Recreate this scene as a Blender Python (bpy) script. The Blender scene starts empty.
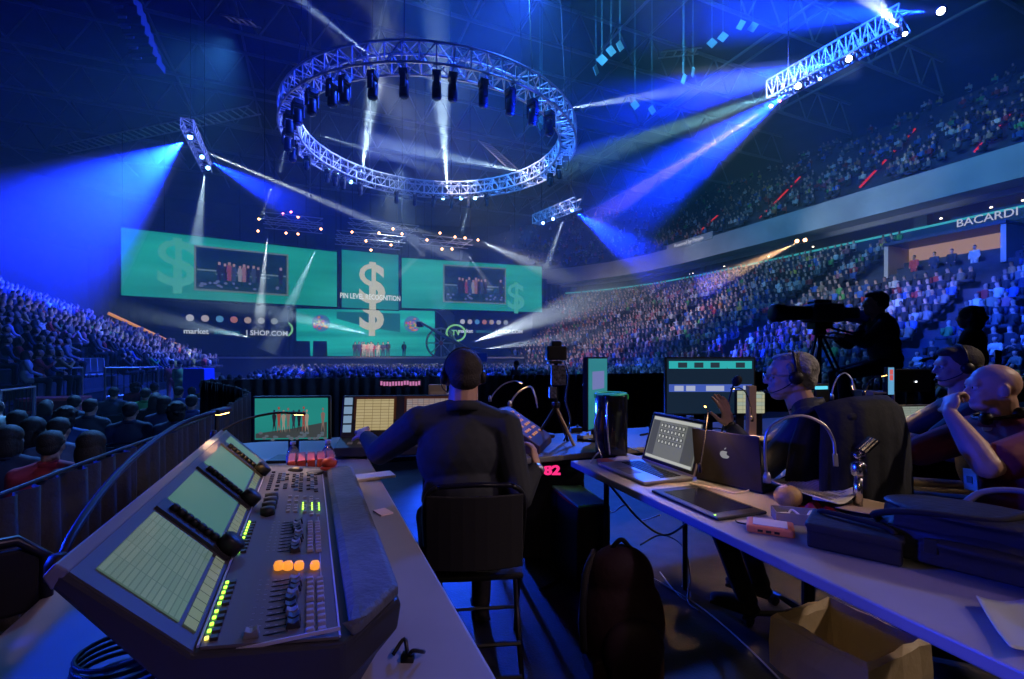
import bpy, bmesh, math, random
from mathutils import Vector, Matrix, Euler
S = bpy.context.scene
C = S.collection
PI = math.pi
# ------------------------------------------------------------------ camera
H, F, HZ, CX = 1.35, 470.0, 358.0, 512.0          # eye height, focal length and horizon in pixels
cam = bpy.data.objects.new('camera', bpy.data.cameras.new('camera'))
C.objects.link(cam)
cam.location = (0, 0, H)
cam.rotation_euler = (PI/2, 0, 0)
cam.data.sensor_width = 36
cam.data.lens = F/1024*36
cam.data.shift_y = (HZ-339.5)/1024
cam.data.clip_start = .05
cam.data.clip_end = 400
S.camera = cam
# ------------------------------------------------------------------ world, exposure
wd = bpy.data.worlds.new('world'); S.world = wd; wd.use_nodes = True
wd.node_tree.nodes['Background'].inputs[0].default_value = (.02, .06, .2, 1)
wd.node_tree.nodes['Background'].inputs[1].default_value = .02
S.view_settings.view_transform = 'Standard'
S.view_settings.look = 'None'
S.view_settings.gamma = 1
S.view_settings.use_curve_mapping = False
S.view_settings.exposure = 0.0
S.cycles.max_bounces = 4
S.cycles.diffuse_bounces = 2
S.cycles.glossy_bounces = 3
S.cycles.volume_bounces = 0
S.cycles.sample_clamp_indirect = 4
S.cycles.caustics_reflective = False
S.cycles.caustics_refractive = False
# ------------------------------------------------------------------ the arena's own axes: d runs down the hall to the stage, n to the right of it
TH = math.radians(23.26)
CT, ST = math.cos(TH), math.sin(TH)
def A(d, n, z): return Vector((-ST*d+CT*n, CT*d+ST*n, z))
def toA(p): return (-ST*p[0]+CT*p[1], CT*p[0]+ST*p[1])
def at(px, py, Y): return Vector(((px-CX)/F*Y, Y, H-(py-HZ)/F*Y))
def onz(px, py, z):
    Y = F*(H-z)/(py-HZ)
    return Vector(((px-CX)/F*Y, Y, z))
# ------------------------------------------------------------------ large lights: the hall's coloured wash and some added fills
def light(kind, name, loc, energy, col, to=None, size=1.0, angle=60, blend=.6):
    l = bpy.data.lights.new(name, kind)
    l.energy = energy; l.color = col
    if kind == 'AREA': l.size = size
    else: l.shadow_soft_size = size
    if kind == 'SPOT': l.spot_size = math.radians(angle); l.spot_blend = blend
    o = bpy.data.objects.new(name, l); C.objects.link(o); o.location = loc
    if to is not None:
        o.rotation_mode = 'QUATERNION'
        o.rotation_quaternion = (Vector(to)-Vector(loc)).to_track_quat('-Z', 'Y')
    return o
BLUE = (.02, .07, 1.0)
light('SPOT', 'roof_wash', A(24, 2, 26), 26000, (.05, .30, .9), A(26, 32, 4), .5, 95, .8)
light('SPOT', 'roof_wash', A(40, 4, 25), 34000, (.75, .62, .80), A(46, 32, 4), .5, 60, .9)
light('SPOT', 'roof_wash', A(26, 0, 22), 30000, (1, .88, .75), A(33, 33, 5), .3, 15, .9)
light('SPOT', 'roof_wash', A(30, 0, 22), 30000, (1, .88, .8), A(40, 27, 1.5), .3, 12, .9)
light('SPOT', 'roof_wash', A(12, 4, 22), 210000, (.01, .06, 1), A(10, 33, 4), .5, 32, .9)
light('SPOT', 'roof_wash', A(14, 6, 20), 22000, (.75, .85, 1), A(18, 33, 5), .4, 26, .9)
light('SPOT', 'roof_wash', A(22, 12, 22), 60000, (.01, .04, 1), A(28, -12, 2), .5, 80, .9)
light('SPOT', 'roof_wash', A(30, 12, 22), 16000, (.6, .8, 1), A(36, -14, 3), .5, 50, .9)
light('SPOT', 'roof_wash', A(24, 12, 24), 34000, (.04, .18, 1), A(26, 8, 0), .5, 100, .9)
light('SPOT', 'roof_wash', A(46, 8, 20), 30000, (.7, .8, 1), A(42, 6, 0), .5, 60, .9)
light('SPOT', 'roof_wash', A(18, 8, 22), 20000, (.15, .55, .9), A(26, 50, 20), .5, 70, .9)
light('SPOT', 'desk_wash', A(-3, 3.2, 6.5), 430, (.80, .52, .86), A(1.3, -.2, .7), .25, 40, 1.0)
light('SPOT', 'desk_wash', A(3.6, -4.5, 2.2), 1500, (.005, .03, 1), A(1.3, -.2, .9), .2, 50, .8)
light('SPOT', 'desk_wash', A(11, 7.5, 7.0), 3600, (.02, .12, 1), A(2.0, 2.2, .2), .3, 34, .8)
light('SPOT', 'desk_wash', A(-2.5, 7.5, 5.5), 900, (1, .76, .62), A(1.5, 2.75, 1.2), .2, 30, 1.0)
light('SPOT', 'desk_wash', A(-2.2, .2, 2.9), 26, (1, .72, .5), A(1.5, 1.6, .3), .3, 50, .9)  # warm fill added behind the camera for bin, backpack and backs
light('SPOT', 'floor_wash', A(15, -2, 10), 12000, (.08, .32, 1), A(6.5, -4, 0), .3, 48, .9)
light('SPOT', 'bin_fill', (-.15, -.3, 1.55), 10, (1, .75, .45), (1.2, 1.62, .35), .05, 26, .9)  # unseen warm spot added beside the camera to brighten the bin
light('SPOT', 'floor_wash', A(1, 7, 8), 1500, (.12, .3, 1), A(9, -5, 0), .3, 46, .9)  # front fill added to brighten the left audience and crate
light('SPOT', 'floor_fill', A(6.2, 1.8, .75), 700, (.01, .07, 1), A(2.2, 1.15, 0), .08, 60, .8)  # unseen blue fill added to brighten the floor below the desks
light('SPOT', 'desk_wash', A(2.4, -3.5, 3.0), 900, (.005, .04, 1), A(1.0, -.5, .75), .1, 24, .7)
light('SPOT', 'ring_fill', A(30, 8, 4), 2600, (.9, .95, 1), (-4.5, 25, 14), .2, 75, .8)  # white spot added below the ring truss to whiten it
# ------------------------------------------------------------------ materials
MATS = {}
def mat(name, col=(.5,.5,.5), rough=.6, metal=0.0, emit=None, es=1.0, spec=.4, trans=0, alpha=1, bump=0, bscale=40, objcol=False, attr=None, var=0, vscale=6):
    if name in MATS: return MATS[name]
    m = bpy.data.materials.new(name); m.use_nodes = True
    nt = m.node_tree; b = nt.nodes['Principled BSDF']
    b.inputs['Base Color'].default_value = (*col, 1)
    b.inputs['Roughness'].default_value = rough
    b.inputs['Metallic'].default_value = metal
    b.inputs['Specular IOR Level'].default_value = spec
    b.inputs['Transmission Weight'].default_value = trans
    b.inputs['Alpha'].default_value = alpha
    if emit:
        b.inputs['Emission Color'].default_value = (*emit, 1)
        b.inputs['Emission Strength'].default_value = es
    tc = None
    if bump or var:
        tc = nt.nodes.new('ShaderNodeTexCoord')
    if bump:
        n = nt.nodes.new('ShaderNodeTexNoise'); n.inputs['Scale'].default_value = bscale; n.inputs['Detail'].default_value = 4
        bp = nt.nodes.new('ShaderNodeBump'); bp.inputs['Strength'].default_value = bump; bp.inputs['Distance'].default_value = .01
        nt.links.new(tc.outputs['Object'], n.inputs['Vector']); nt.links.new(n.outputs['Fac'], bp.inputs['Height']); nt.links.new(bp.outputs[0], b.inputs['Normal'])
    if var:
        n = nt.nodes.new('ShaderNodeTexNoise'); n.inputs['Scale'].default_value = vscale; n.inputs['Detail'].default_value = 5
        r = nt.nodes.new('ShaderNodeValToRGB')
        r.color_ramp.elements[0].position = .3; r.color_ramp.elements[1].position = .7
        r.color_ramp.elements[0].color = (*[c*(1-var) for c in col], 1); r.color_ramp.elements[1].color = (*[min(1,c*(1+var)) for c in col], 1)
        nt.links.new(tc.outputs['Object'], n.inputs['Vector']); nt.links.new(n.outputs['Fac'], r.inputs[0]); nt.links.new(r.outputs[0], b.inputs['Base Color'])
    if objcol:
        i = nt.nodes.new('ShaderNodeObjectInfo'); nt.links.new(i.outputs['Color'], b.inputs['Base Color'])
    if attr:
        i = nt.nodes.new('ShaderNodeAttribute'); i.attribute_name = attr; nt.links.new(i.outputs['Color'], b.inputs['Base Color'])
    MATS[name] = m
    return m
def streak_screen(name, c0, c1, strength, scale=1.2, rot=.35):
    m = bpy.data.materials.new(name); m.use_nodes = True; nt = m.node_tree; b = nt.nodes['Principled BSDF']
    b.inputs['Base Color'].default_value = (.01,.01,.01,1); b.inputs['Roughness'].default_value = .5; b.inputs['Specular IOR Level'].default_value = .15
    tc = nt.nodes.new('ShaderNodeTexCoord'); mp = nt.nodes.new('ShaderNodeMapping'); mp.inputs['Rotation'].default_value = (0, rot, 0); mp.inputs['Scale'].default_value = (.04, 1, scale*.25)
    n = nt.nodes.new('ShaderNodeTexNoise'); n.inputs['Scale'].default_value = 1.0; n.inputs['Detail'].default_value = 3
    r = nt.nodes.new('ShaderNodeValToRGB'); r.color_ramp.elements[0].position = .35; r.color_ramp.elements[1].position = .68
    r.color_ramp.elements[0].color = (*c0, 1); r.color_ramp.elements[1].color = (*c1, 1)
    nt.links.new(tc.outputs['Object'], mp.inputs[0]); nt.links.new(mp.outputs[0], n.inputs['Vector']); nt.links.new(n.outputs['Fac'], r.inputs[0])
    nt.links.new(r.outputs[0], b.inputs['Emission Color']); b.inputs['Emission Strength'].default_value = strength
    return m
def table_screen(name, c0, c1, c2, strength, bw=.03, rh=.012):
    m = bpy.data.materials.new(name); m.use_nodes = True; nt = m.node_tree; b = nt.nodes['Principled BSDF']
    b.inputs['Base Color'].default_value = (.02,.02,.02,1); b.inputs['Roughness'].default_value = .15
    tc = nt.nodes.new('ShaderNodeTexCoord')
    n = nt.nodes.new('ShaderNodeTexBrick'); n.inputs['Scale'].default_value = 1; n.inputs['Brick Width'].default_value = bw; n.inputs['Row Height'].default_value = rh
    n.inputs['Mortar Size'].default_value = .0012; n.offset = 0
    n.inputs['Color1'].default_value = (*c0, 1); n.inputs['Color2'].default_value = (*c1, 1); n.inputs['Mortar'].default_value = (*c2, 1)
    nt.links.new(tc.outputs['UV'], n.inputs['Vector']); nt.links.new(n.outputs['Color'], b.inputs['Emission Color']); b.inputs['Emission Strength'].default_value = strength
    return m
BLACK = mat('black_plastic', (.012,.012,.014), .45)
MATTE = mat('matte_black', (.010,.010,.012), .85)
DARKM = mat('dark_metal', (.03,.03,.035), .35, .6)
CHROME = mat('chrome', (.75,.72,.68), .22, 1)
STEEL = mat('silver_metal', (.55,.55,.57), .35, .9)
GREY = mat('grey_plastic', (.16,.16,.17), .5)
WHITEM = mat('white_plastic', (.6,.6,.62), .5)
PAPER = mat('paper', (.75,.73,.70), .8)
CLOTHB = mat('black_drape', (.022,.024,.03), .75, bump=.3, bscale=60)
RUBBER = mat('cable_rubber', (.015,.015,.018), .5)
def E(name, col, s=1.0): return mat(name, (.01,.01,.01), .5, emit=col, es=s)
WARM = E('warm_lamp', (1,.5,.12), 14)
# ------------------------------------------------------------------ mesh builder
class MB:
    def __init__(s, off=(0,0,0)):
        s.bm = bmesh.new(); s.off = Vector(off); s.mi = 0
        s.uv = s.bm.loops.layers.uv.new('UVMap')
    def v(s, p): return s.bm.verts.new(Vector(p)+s.off)
    def f(s, vs):
        try: fc = s.bm.faces.new(vs); fc.material_index = s.mi; return fc
        except ValueError: return None
    def box(s, c, d, rot=None, taper=1.0):
        c = Vector(c); R = rot if rot is not None else Matrix.Identity(3)
        if isinstance(R, (int, float)): R = Matrix.Rotation(R, 3, 'Z')
        v = []
        for z in (-.5,.5):
            t = taper if z > 0 else 1
            for x, y in ((-.5,-.5),(.5,-.5),(.5,.5),(-.5,.5)):
                v.append(s.v(c+R@Vector((x*d[0]*t, y*d[1]*t, z*d[2]))))
        for q in ((3,2,1,0),(4,5,6,7),(0,1,5,4),(1,2,6,5),(2,3,7,6),(3,0,4,7)): s.f([v[i] for i in q])
        return s
    def prism(s, pts, ax, a0, a1):
        """polygon pts in the two other axes, swept along axis ax from a0 to a1"""
        def mk(p, a):
            if ax == 'x': return (a, p[0], p[1])
            if ax == 'y': return (p[0], a, p[1])
            return (p[0], p[1], a)
        A0 = [s.v(mk(p, a0)) for p in pts]; A1 = [s.v(mk(p, a1)) for p in pts]
        s.f(A0[::-1]); s.f(A1)
        for i in range(len(pts)):
            j = (i+1) % len(pts); s.f([A0[i], A0[j], A1[j], A1[i]])
        return s
    def rings(s, rs, closed=True, caps=True):
        R = [[s.v(p) for p in r] for r in rs]
        n = len(R[0])
        for a, b in zip(R, R[1:]):
            for i in range(n if closed else n-1):
                j = (i+1) % n; s.f([a[i], a[j], b[j], b[i]])
        if caps and closed: s.f(R[0][::-1]); s.f(R[-1])
        return R
    def tube(s, pts, r, seg=8, caps=True):
        pts = [Vector(p) for p in pts]; n = len(pts)
        rr = r if isinstance(r, (list, tuple)) else [r]*n
        t0 = (pts[1]-pts[0]).normalized(); up = Vector((0,0,1)) if abs(t0.z) < .9 else Vector((1,0,0))
        x = t0.cross(up).normalized(); rs = []
        for i, p in enumerate(pts):
            t = (pts[min(i+1,n-1)]-pts[max(i-1,0)]).normalized()
            x = (x-t*x.dot(t)).normalized(); y = t.cross(x)
            rs.append([p+(x*math.cos(a)+y*math.sin(a))*rr[i] for a in [2*PI*k/seg for k in range(seg)]])
        s.rings(rs, True, caps); return s
    def lathe(s, prof, c=(0,0,0), seg=20, rot=None):
        c = Vector(c); R = rot if rot is not None else Matrix.Identity(3)
        s.rings([[c+R@Vector((r*math.cos(a), r*math.sin(a), z)) for a in [2*PI*k/seg for k in range(seg)]] for r, z in prof]); return s
    def ball(s, c, r, seg=12, rot=None):
        r = r if isinstance(r, (tuple, list)) else (r,r,r)
        R = rot if rot is not None else Matrix.Identity(3); c = Vector(c); rs = []
        n = max(4, seg//2)
        for i in range(n+1):
            th = PI*i/n; th = min(max(th, .02), PI-.02)
            rs.append([c+R@Vector((r[0]*math.sin(th)*math.cos(a), r[1]*math.sin(th)*math.sin(a), -r[2]*math.cos(th))) for a in [2*PI*k/seg for k in range(seg)]])
        s.rings(rs); return s
    def quad(s, a, b, c, d, uv=None):
        fc = s.f([s.v(a), s.v(b), s.v(c), s.v(d)])
        if uv and fc:
            for l, t in zip(fc.loops, ((0,0),(uv[0],0),uv,(0,uv[1]))): l[s.uv].uv = t
        return s
    def build(s, name, m, parent=None, loc=None, rz=0, smooth=False, bevel=0, label=None, recalc=True, solid=0):
        if recalc: bmesh.ops.recalc_face_normals(s.bm, faces=s.bm.faces[:])
        me = bpy.data.meshes.new(name); s.bm.to_mesh(me); s.bm.free()
        for x in (m if isinstance(m, (list, tuple)) else [m]): me.materials.append(x)
        if smooth:
            me.polygons.foreach_set('use_smooth', [True]*len(me.polygons))
        o = bpy.data.objects.new(name, me); C.objects.link(o)
        if parent is not None: o.parent = parent
        if loc is not None: o.location = loc
        if rz: o.rotation_euler = (0,0,rz)
        if solid:
            k = o.modifiers.new('thickness', 'SOLIDIFY'); k.thickness = solid; k.offset = 0
        if bevel:
            k = o.modifiers.new('bevel', 'BEVEL'); k.width = bevel; k.segments = 2; k.limit_method = 'ANGLE'
            k.harden_normals = False
        if label: o['label'] = label
        return o
def smooth_path(pts, n=6):
    """Catmull-Rom through the given points"""
    P = [Vector(p) for p in pts]; P = [P[0]*2-P[1]]+P+[P[-1]*2-P[-2]]; out = []
    for i in range(1, len(P)-2):
        a, b, c, d = P[i-1:i+3]
        for k in range(n):
            t = k/n
            out.append(.5*((2*b)+(c-a)*t+(2*a-5*b+4*c-d)*t*t+(3*b-a-3*c+d)*t**3))
    out.append(P[-2]); return out
def tag(o, label=None, cat=None, group=None, kind=None):
    if label: o['label'] = label
    if cat: o['category'] = cat
    if group: o['group'] = group
    if kind: o['kind'] = kind
    return o
def thing(name, label, cat, loc=(0,0,0), rz=0, group=None):
    o = bpy.data.objects.new(name, None); C.objects.link(o); o.empty_display_size = .1
    o.location = loc; o.rotation_euler = (0,0,rz)
    return tag(o, label, cat, group)
def dup(o, loc=None, rz=None, label=None, group=None, parent=None):
    r = o.copy(); C.objects.link(r); r.parent = parent
    if loc is not None: r.location = loc
    if rz is not None: r.rotation_euler = (0,0,rz)
    if label: r['label'] = label
    if group: r['group'] = group
    for ch in list(o.children): dup(ch, parent=r)
    return r
def text(s, name, m, parent, size, loc, rot, ext=.002, align='CENTER', bold=0.0, label=None, sx=1):
    c = bpy.data.curves.new(name, 'FONT'); c.body = s; c.size = size; c.extrude = ext; c.align_x = align; c.align_y = 'CENTER'; c.offset = bold
    c.resolution_u = 3
    c.materials.append(m)
    t = bpy.data.objects.new(name, c); C.objects.link(t)
    dg = bpy.context.evaluated_depsgraph_get(); me = bpy.data.meshes.new_from_object(t.evaluated_get(dg)); me.name = name
    bpy.data.objects.remove(t); bpy.data.curves.remove(c)
    o = bpy.data.objects.new(name, me); C.objects.link(o); o.parent = parent; o.location = loc; o.rotation_euler = rot; o.scale = (sx,1,1)
    if label: o['label'] = label
    return o
def struct(mb, name, m, **k):
    return tag(mb.build(name, m, **k), kind='structure')
# ================================================================== THE HALL
FLZ = -.55                                   # arena floor; the mixing platform stands .55 m above it
CONC = mat('arena_concrete', (.16,.17,.18), .8, var=.3, vscale=.8)
FASC = mat('grey_fascia', (.34,.36,.38), .7, var=.2, vscale=.3)
SEATM = mat('seating_deck', (.035,.04,.06), .85, var=.3, vscale=1.5)
FLOORM = mat('arena_floor', (.05,.05,.06), .5, var=.4, vscale=1.5)
ROOFM = mat('roof_paint', (.03,.05,.07), .8, var=.5, vscale=.15)
PLATM = mat('platform_carpet', (.02,.022,.03), .55, var=.4, vscale=8, bump=.2, bscale=90)
b = MB(); b.quad(A(-30,-60,FLZ), A(-30,80,FLZ), A(115,80,FLZ), A(115,-60,FLZ)); struct(b, 'floor', FLOORM)
b = MB(); b.prism([(-1.15,-3),(9.5,-3),(9.5,6.4),(-1.15,6.4)], 'z', FLZ, 0)
struct(b, 'floor_platform', PLATM, rz=TH)
b = MB(); b.quad(A(-30,-60,33), A(-30,80,33), A(115,80,33), A(115,-60,33)); struct(b, 'ceiling', ROOFM)
for nm, q in (('wall_left', (A(-30,-58,FLZ), A(112,-58,FLZ), A(112,-58,33), A(-30,-58,33))), ('wall_right', (A(-30,76,FLZ), A(112,76,FLZ), A(112,76,33), A(-30,76,33))),
              ('wall_front', (A(112,-58,FLZ), A(112,76,FLZ), A(112,76,33), A(112,-58,33))), ('wall_back', (A(-30,-58,FLZ), A(-30,76,FLZ), A(-30,76,33), A(-30,-58,33)))):
    b = MB(); b.quad(*q); struct(b, nm, ROOFM)
# roof steel
b = MB()
ROOFSTEEL = mat('roof_steel', (.16,.2,.24), .6)
for d in range(0, 90, 9):
    for z in (28.5, 32): b.tube([A(d,-56,z), A(d,60,z)], .16, 6)
    for i in range(0, 116, 4):
        b.tube([A(d,-56+i,28.5), A(d,-54+i,32)], .09, 4); b.tube([A(d,-54+i,32), A(d,-52+i,28.5)], .09, 4)
for n in range(-48, 60, 12):
    b.tube([A(-20,n,29), A(88,n,29)], .12, 6); b.tube([A(-20,n+6,32.4), A(88,n+6,32.4)], .12, 6)
struct(b, 'trim_1', ROOFSTEEL)
# catwalks and cable runs hung below the roof, seen as pale dashes
def catwalk(p0, p1, w, label):
    p0, p1 = Vector(p0), Vector(p1); t = (p1-p0); L = t.length; t.normalize(); sd = t.cross(Vector((0,0,1))).normalized()*w/2
    r = thing('catwalk', label, 'catwalk', p0)
    b = MB(-p0)
    for sg in (-1,1): b.tube([p0+sd*sg, p1+sd*sg], .06, 5)
    b.build('side_rail', STEEL, r)
    b = MB(-p0); k = int(L/.7)
    for i in range(k):
        c = p0+t*(i+.5)*L/k; b.tube([c-sd, c+sd], .07, 4)
    b.build('grating', STEEL, r)
catwalk(at(60,150,44), at(255,110,40), 1.4, 'long faint catwalk hung below the roof above the left screen')
catwalk(at(484,142,48), at(512,168,44), 1.4, 'short steel catwalk seen through the inside of the ring truss')
catwalk(at(225,18,34), at(256,24,33), .8, 'short white catwalk under the roof, up beside the ring truss')
catwalk(at(660,55,40), at(700,51,40), .8, 'small pale catwalk under the roof between ring truss and slanted truss')

NL, NR, NC = -6.0, 24.0, 9.0
def path_right(n_off):
    """plan points of a row n_off metres behind the front row: straight side, then the corner behind the stage"""
    P = [(d, NR+n_off, 0) for d in range(-6, 44, 2)]
    R = 14+n_off
    for k in range(0, 9):
        a = math.radians(k*90/8); P.append((44+R*math.sin(a), NR-14+R*math.cos(a), a))
    return P
def path_left(n_off, dmax=40):
    return [(d, NL-n_off, 0) for d in range(4, dmax+1, 2)]
def bowl(name, path, rows, w, z0, rise, m, off0=0):
    b = MB(); prev = None
    for r in range(rows):
        z = z0+r*rise
        a = [A(p[0],p[1],z-rise) for p in path(off0+r*w)]; t = [A(p[0],p[1],z) for p in path(off0+r*w)]; e = [A(p[0],p[1],z) for p in path(off0+(r+1)*w)]
        for i in range(len(t)-1):
            b.quad(a[i], a[i+1], t[i+1], t[i]); b.quad(t[i], t[i+1], e[i+1], e[i])
    return struct(b, name, m, recalc=False)
bowl('floor_lower_stand_right', path_right, 23, .86, -.1, .48, SEATM)
bowl('floor_lower_stand_left', path_left, 30, .86, .30, .36, SEATM)
b = MB(); b.prism([(-6.12,4),(-6.0,4),(-6.0,40),(-6.12,40)], 'z', FLZ, .30); struct(b, 'wall_stand_left', mat('stand_front', (.10,.11,.14), .6), rz=TH)
bowl('floor_upper_stand_right', path_right, 22, .92, 14.9, .62, SEATM, 17.5)
def path_left_up(o): return [(d, NL-o, 0) for d in range(-6, 45, 2)]+[(44+(18+o)*math.sin(math.radians(k*11.25)), NL+18-(18+o)*math.cos(math.radians(k*11.25)), 0) for k in range(9)]
bowl('floor_upper_stand_left', path_left_up, 20, .92, 13.4, .62, SEATM, 22)
def band(path, off, z0, z1, name, m, th=.3):
    b = MB(); P = path(off)
    rs = [[A(p[0],p[1],z0), A(p[0],p[1],z1), A(p[0],p[1]+th,z1), A(p[0],p[1]+th,z0)] for p in P]
    b.rings(rs); return struct(b, name, m)
DKB = mat('dark_blue_fascia', (.02,.035,.09), .5)
band(path_right, 20.1, 10.3, 11.5, 'trim_2', DKB)                       # sign band over the lower stand
band(path_right, 23.5, 10.3, 14.6, 'wall_suites', mat('suite_wall', (.02,.02,.03), .8))
band(path_right, 19.4, 12.4, 12.8, 'trim_3', FASC)                     # underside lip
band(path_right, 17.4, 12.8, 15.0, 'trim_4', FASC, 2.2)                # big concrete fascia
TEAL_E = E('teal_strip', (.06,.6,.65), .55)
band(path_right, 19.95, 11.46, 11.62, 'trim_5', TEAL_E, .1)            # lit rail
for i, d in enumerate((9, 21.5, 33, 44)):
    b = MB(); b.box((0,0,1.1), (.9,.9,2.4)); b.box((0,0,2.15), (1.1,1.1,.2)); b.box((0,0,.06), (1.1,1.1,.12))
    struct(b, 'trim_%d' % (6+i), mat('pillar_paint', (.05,.07,.08), .7), loc=A(d, 45.0, 11.0), rz=TH, bevel=.02)
# suite lights
random.seed(4)
sl = E('suite_bulb', (1,.85,.6), 5)
SUITE = []
p0 = None
for i in range(70):
    d = -2+i*.75+random.uniform(-.25,.25)
    if p0 is None:
        b = MB(); b.lathe([(.02,.05),(.10,.0),(.08,-.05),(.02,-.06)], seg=8)
        p0 = tag(b.build('suite_lamp', sl, loc=A(d, 47.1, 12.3)), 'tiny warm lamp glowing in the row of suites over the right stand', 'lamp', 'suite lamps over the right stand')
    else: dup(p0, A(d, 47.1, random.choice((11.9,12.3,12.3,12.7))))
for x, y, Y in ((1012,188,33),(944,190,36.5),(866,214,40),(830,221,44)):
    b = MB(); b.lathe([(.02,.12),(.25,.03),(.28,-.05),(.03,-.09)], seg=12)
    tag(b.build('suite_lamp', E('red_exit_glow', (1,.12,.03), 7), loc=at(x,y,Y-.3)), {1012:'red lamp in the suites at the far right of the frame',944:'red lamp in the suites right above the fascia lettering',866:'red lamp under the concrete fascia left of the dark pillar',830:'small red lamp under the fascia, second from the dark pillar'}[x], 'lamp')
# fascia writing
FA = PI/2
SIGNW = E('sign_letters', (.75,.8,1), .55)
def fsign(s, px, py, noff, size, label, name='fascia_sign', m=SIGNW, back=None, tilt=0):
    X = (px-CX)/F; n = NR+noff; Y = n/(X*CT+ST); p = at(px, py, Y)
    r = thing(name, label, 'sign', p, TH-PI/2)
    b = MB(); w = size*len(s)*.72
    b.box((0,.06,0), (w,.08,size*1.35)); b.build('sign_panel', back or DKB, r, bevel=.01)
    text(s, 'lettering', m, r, size, (0,0,0), (PI/2,0,0), .02)
    return r
fsign('BACARDI', 986, 218, 19.95, .8, 'dark blue fascia sign with large pale capital letters above the lit stand entrance')
fsign('Powered by People', 688, 242, 17.3, .6, 'small white lettering sign on the concrete fascia facing the ring truss', back=FASC)
# red aisle lights of the upper stand
def up_pt(px, o):                                # a point on the upper stand o metres behind its front row
    X = (px-CX)/F; n = NR+17.5+o; Y = n/(X*CT+ST); return Vector((X*Y, Y, 14.9+o/.92*.62+.15))
for k, (pa, oa, pb, ob) in enumerate(((690,1,725,9),(760,1,800,11),(860,1,915,13),(975,1,1010,7))):
    b = MB(); a, c = up_pt(pa,oa), up_pt(pb,ob); b.tube([a, c], .09, 6)
    tag(b.build('aisle_strip', E('red_strip', (1,.03,.03), .55)), ('red lit aisle strip furthest up the hall on the upper stand','red lit aisle strip above the small white fascia lettering','red lit aisle strip above the dark pillar on the upper stand','red lit aisle strip at the right end of the upper stand')[k], 'light strip')
# vomitory opening below the BACARDI sign, inside wall made to glow in place of passage light
r = thing('stand_entrance', 'pale lit stand entrance with side walls under the large capital lettering', 'entrance', A(16.7, 38.0, 6.9), TH)
for sy in (-3.0,3.0):
    b = MB(); b.box((0,sy,1.1), (2.6,.25,2.2)); b.build('side_wall', mat('entrance_wall', (.5,.42,.38), .7), r)
b = MB(); b.box((1.25,0,1.1), (.15,5.9,2.2)); b.build('back_wall', E('passage_glow', (1,.62,.45), .30), r)
b = MB(); b.box((0,0,2.3), (2.8,6.3,.2)); b.build('lintel', DKB, r)
# ================================================================== STAGE
STG = mat('stage_deck', (.05,.05,.055), .4)
b = MB(); b.prism([(-9,50),(23,50),(23,60),(-9,60)], 'z', FLZ, 1.45)
r = tag(b.build('stage', STG, rz=TH), 'long dark stage platform under the LED walls', 'stage')
b = MB()
b.prism([(-9,49.9),(23,49.9),(23,50.0),(-9,50.0)], 'z', 1.30, 1.47); b.build('stage_edge', mat('stage_edge', (.5,.45,.35), .5), r)
b = MB()                                            # pleated black drape behind the stage
pl = []
for i in range(0, 260): 
    n = -22+i*.24; pl.append((n, 64.5+.12*math.sin(i*1.9)))
b.rings([[A(d,n,1.0-1.5), A(d,n,13.5)] for n, d in pl], closed=False, caps=False)
tag(b.build('backdrop_drape', mat('stage_drape', (.03,.04,.05), .8), smooth=True), 'tall black pleated drape hanging behind the stage and LED walls', 'drape')

TEAL0, TEAL1 = (.003,.20,.15), (.02,.46,.34)
LED = streak_screen('led_teal', TEAL0, TEAL1, .85)
LEDC = streak_screen('led_center', (.003,.16,.14), (.01,.34,.28), .85)
LEDL = streak_screen('led_lower', (.002,.18,.15), (.015,.50,.38), .95, 2.6, .2)
PALE = E('led_pale', (.50,.52,.38), .85); PALED = E('led_pale_dim', (.06,.42,.30), .8)
def led(name, label, L, R_, zb, zt, m):
    """LED wall between two plan points L and R_ (x,y)"""
    L, R_ = Vector((L[0],L[1],zb)), Vector((R_[0],R_[1],zb)); w = (R_-L).length; h = zt-zb
    r = thing(name, label, 'LED wall', L, math.atan2(R_.y-L.y, R_.x-L.x))
    b = MB(); b.box((w/2,.02,h/2), (w,.04,h)); b.build('screen', m, r)
    b = MB(); b.box((w/2,.2,h/2), (w+.24,.3,h+.24)); b.build('cabinet', MATTE, r)
    b = MB()
    for i in range(int(w/3)+1): b.tube([(i*w/int(w/3), .45, h), (i*w/int(w/3), .45, h+9)], .03, 4)
    b.build('hanging_cable', DARKM, r)
    return r, w, h
random.seed(9)
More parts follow.
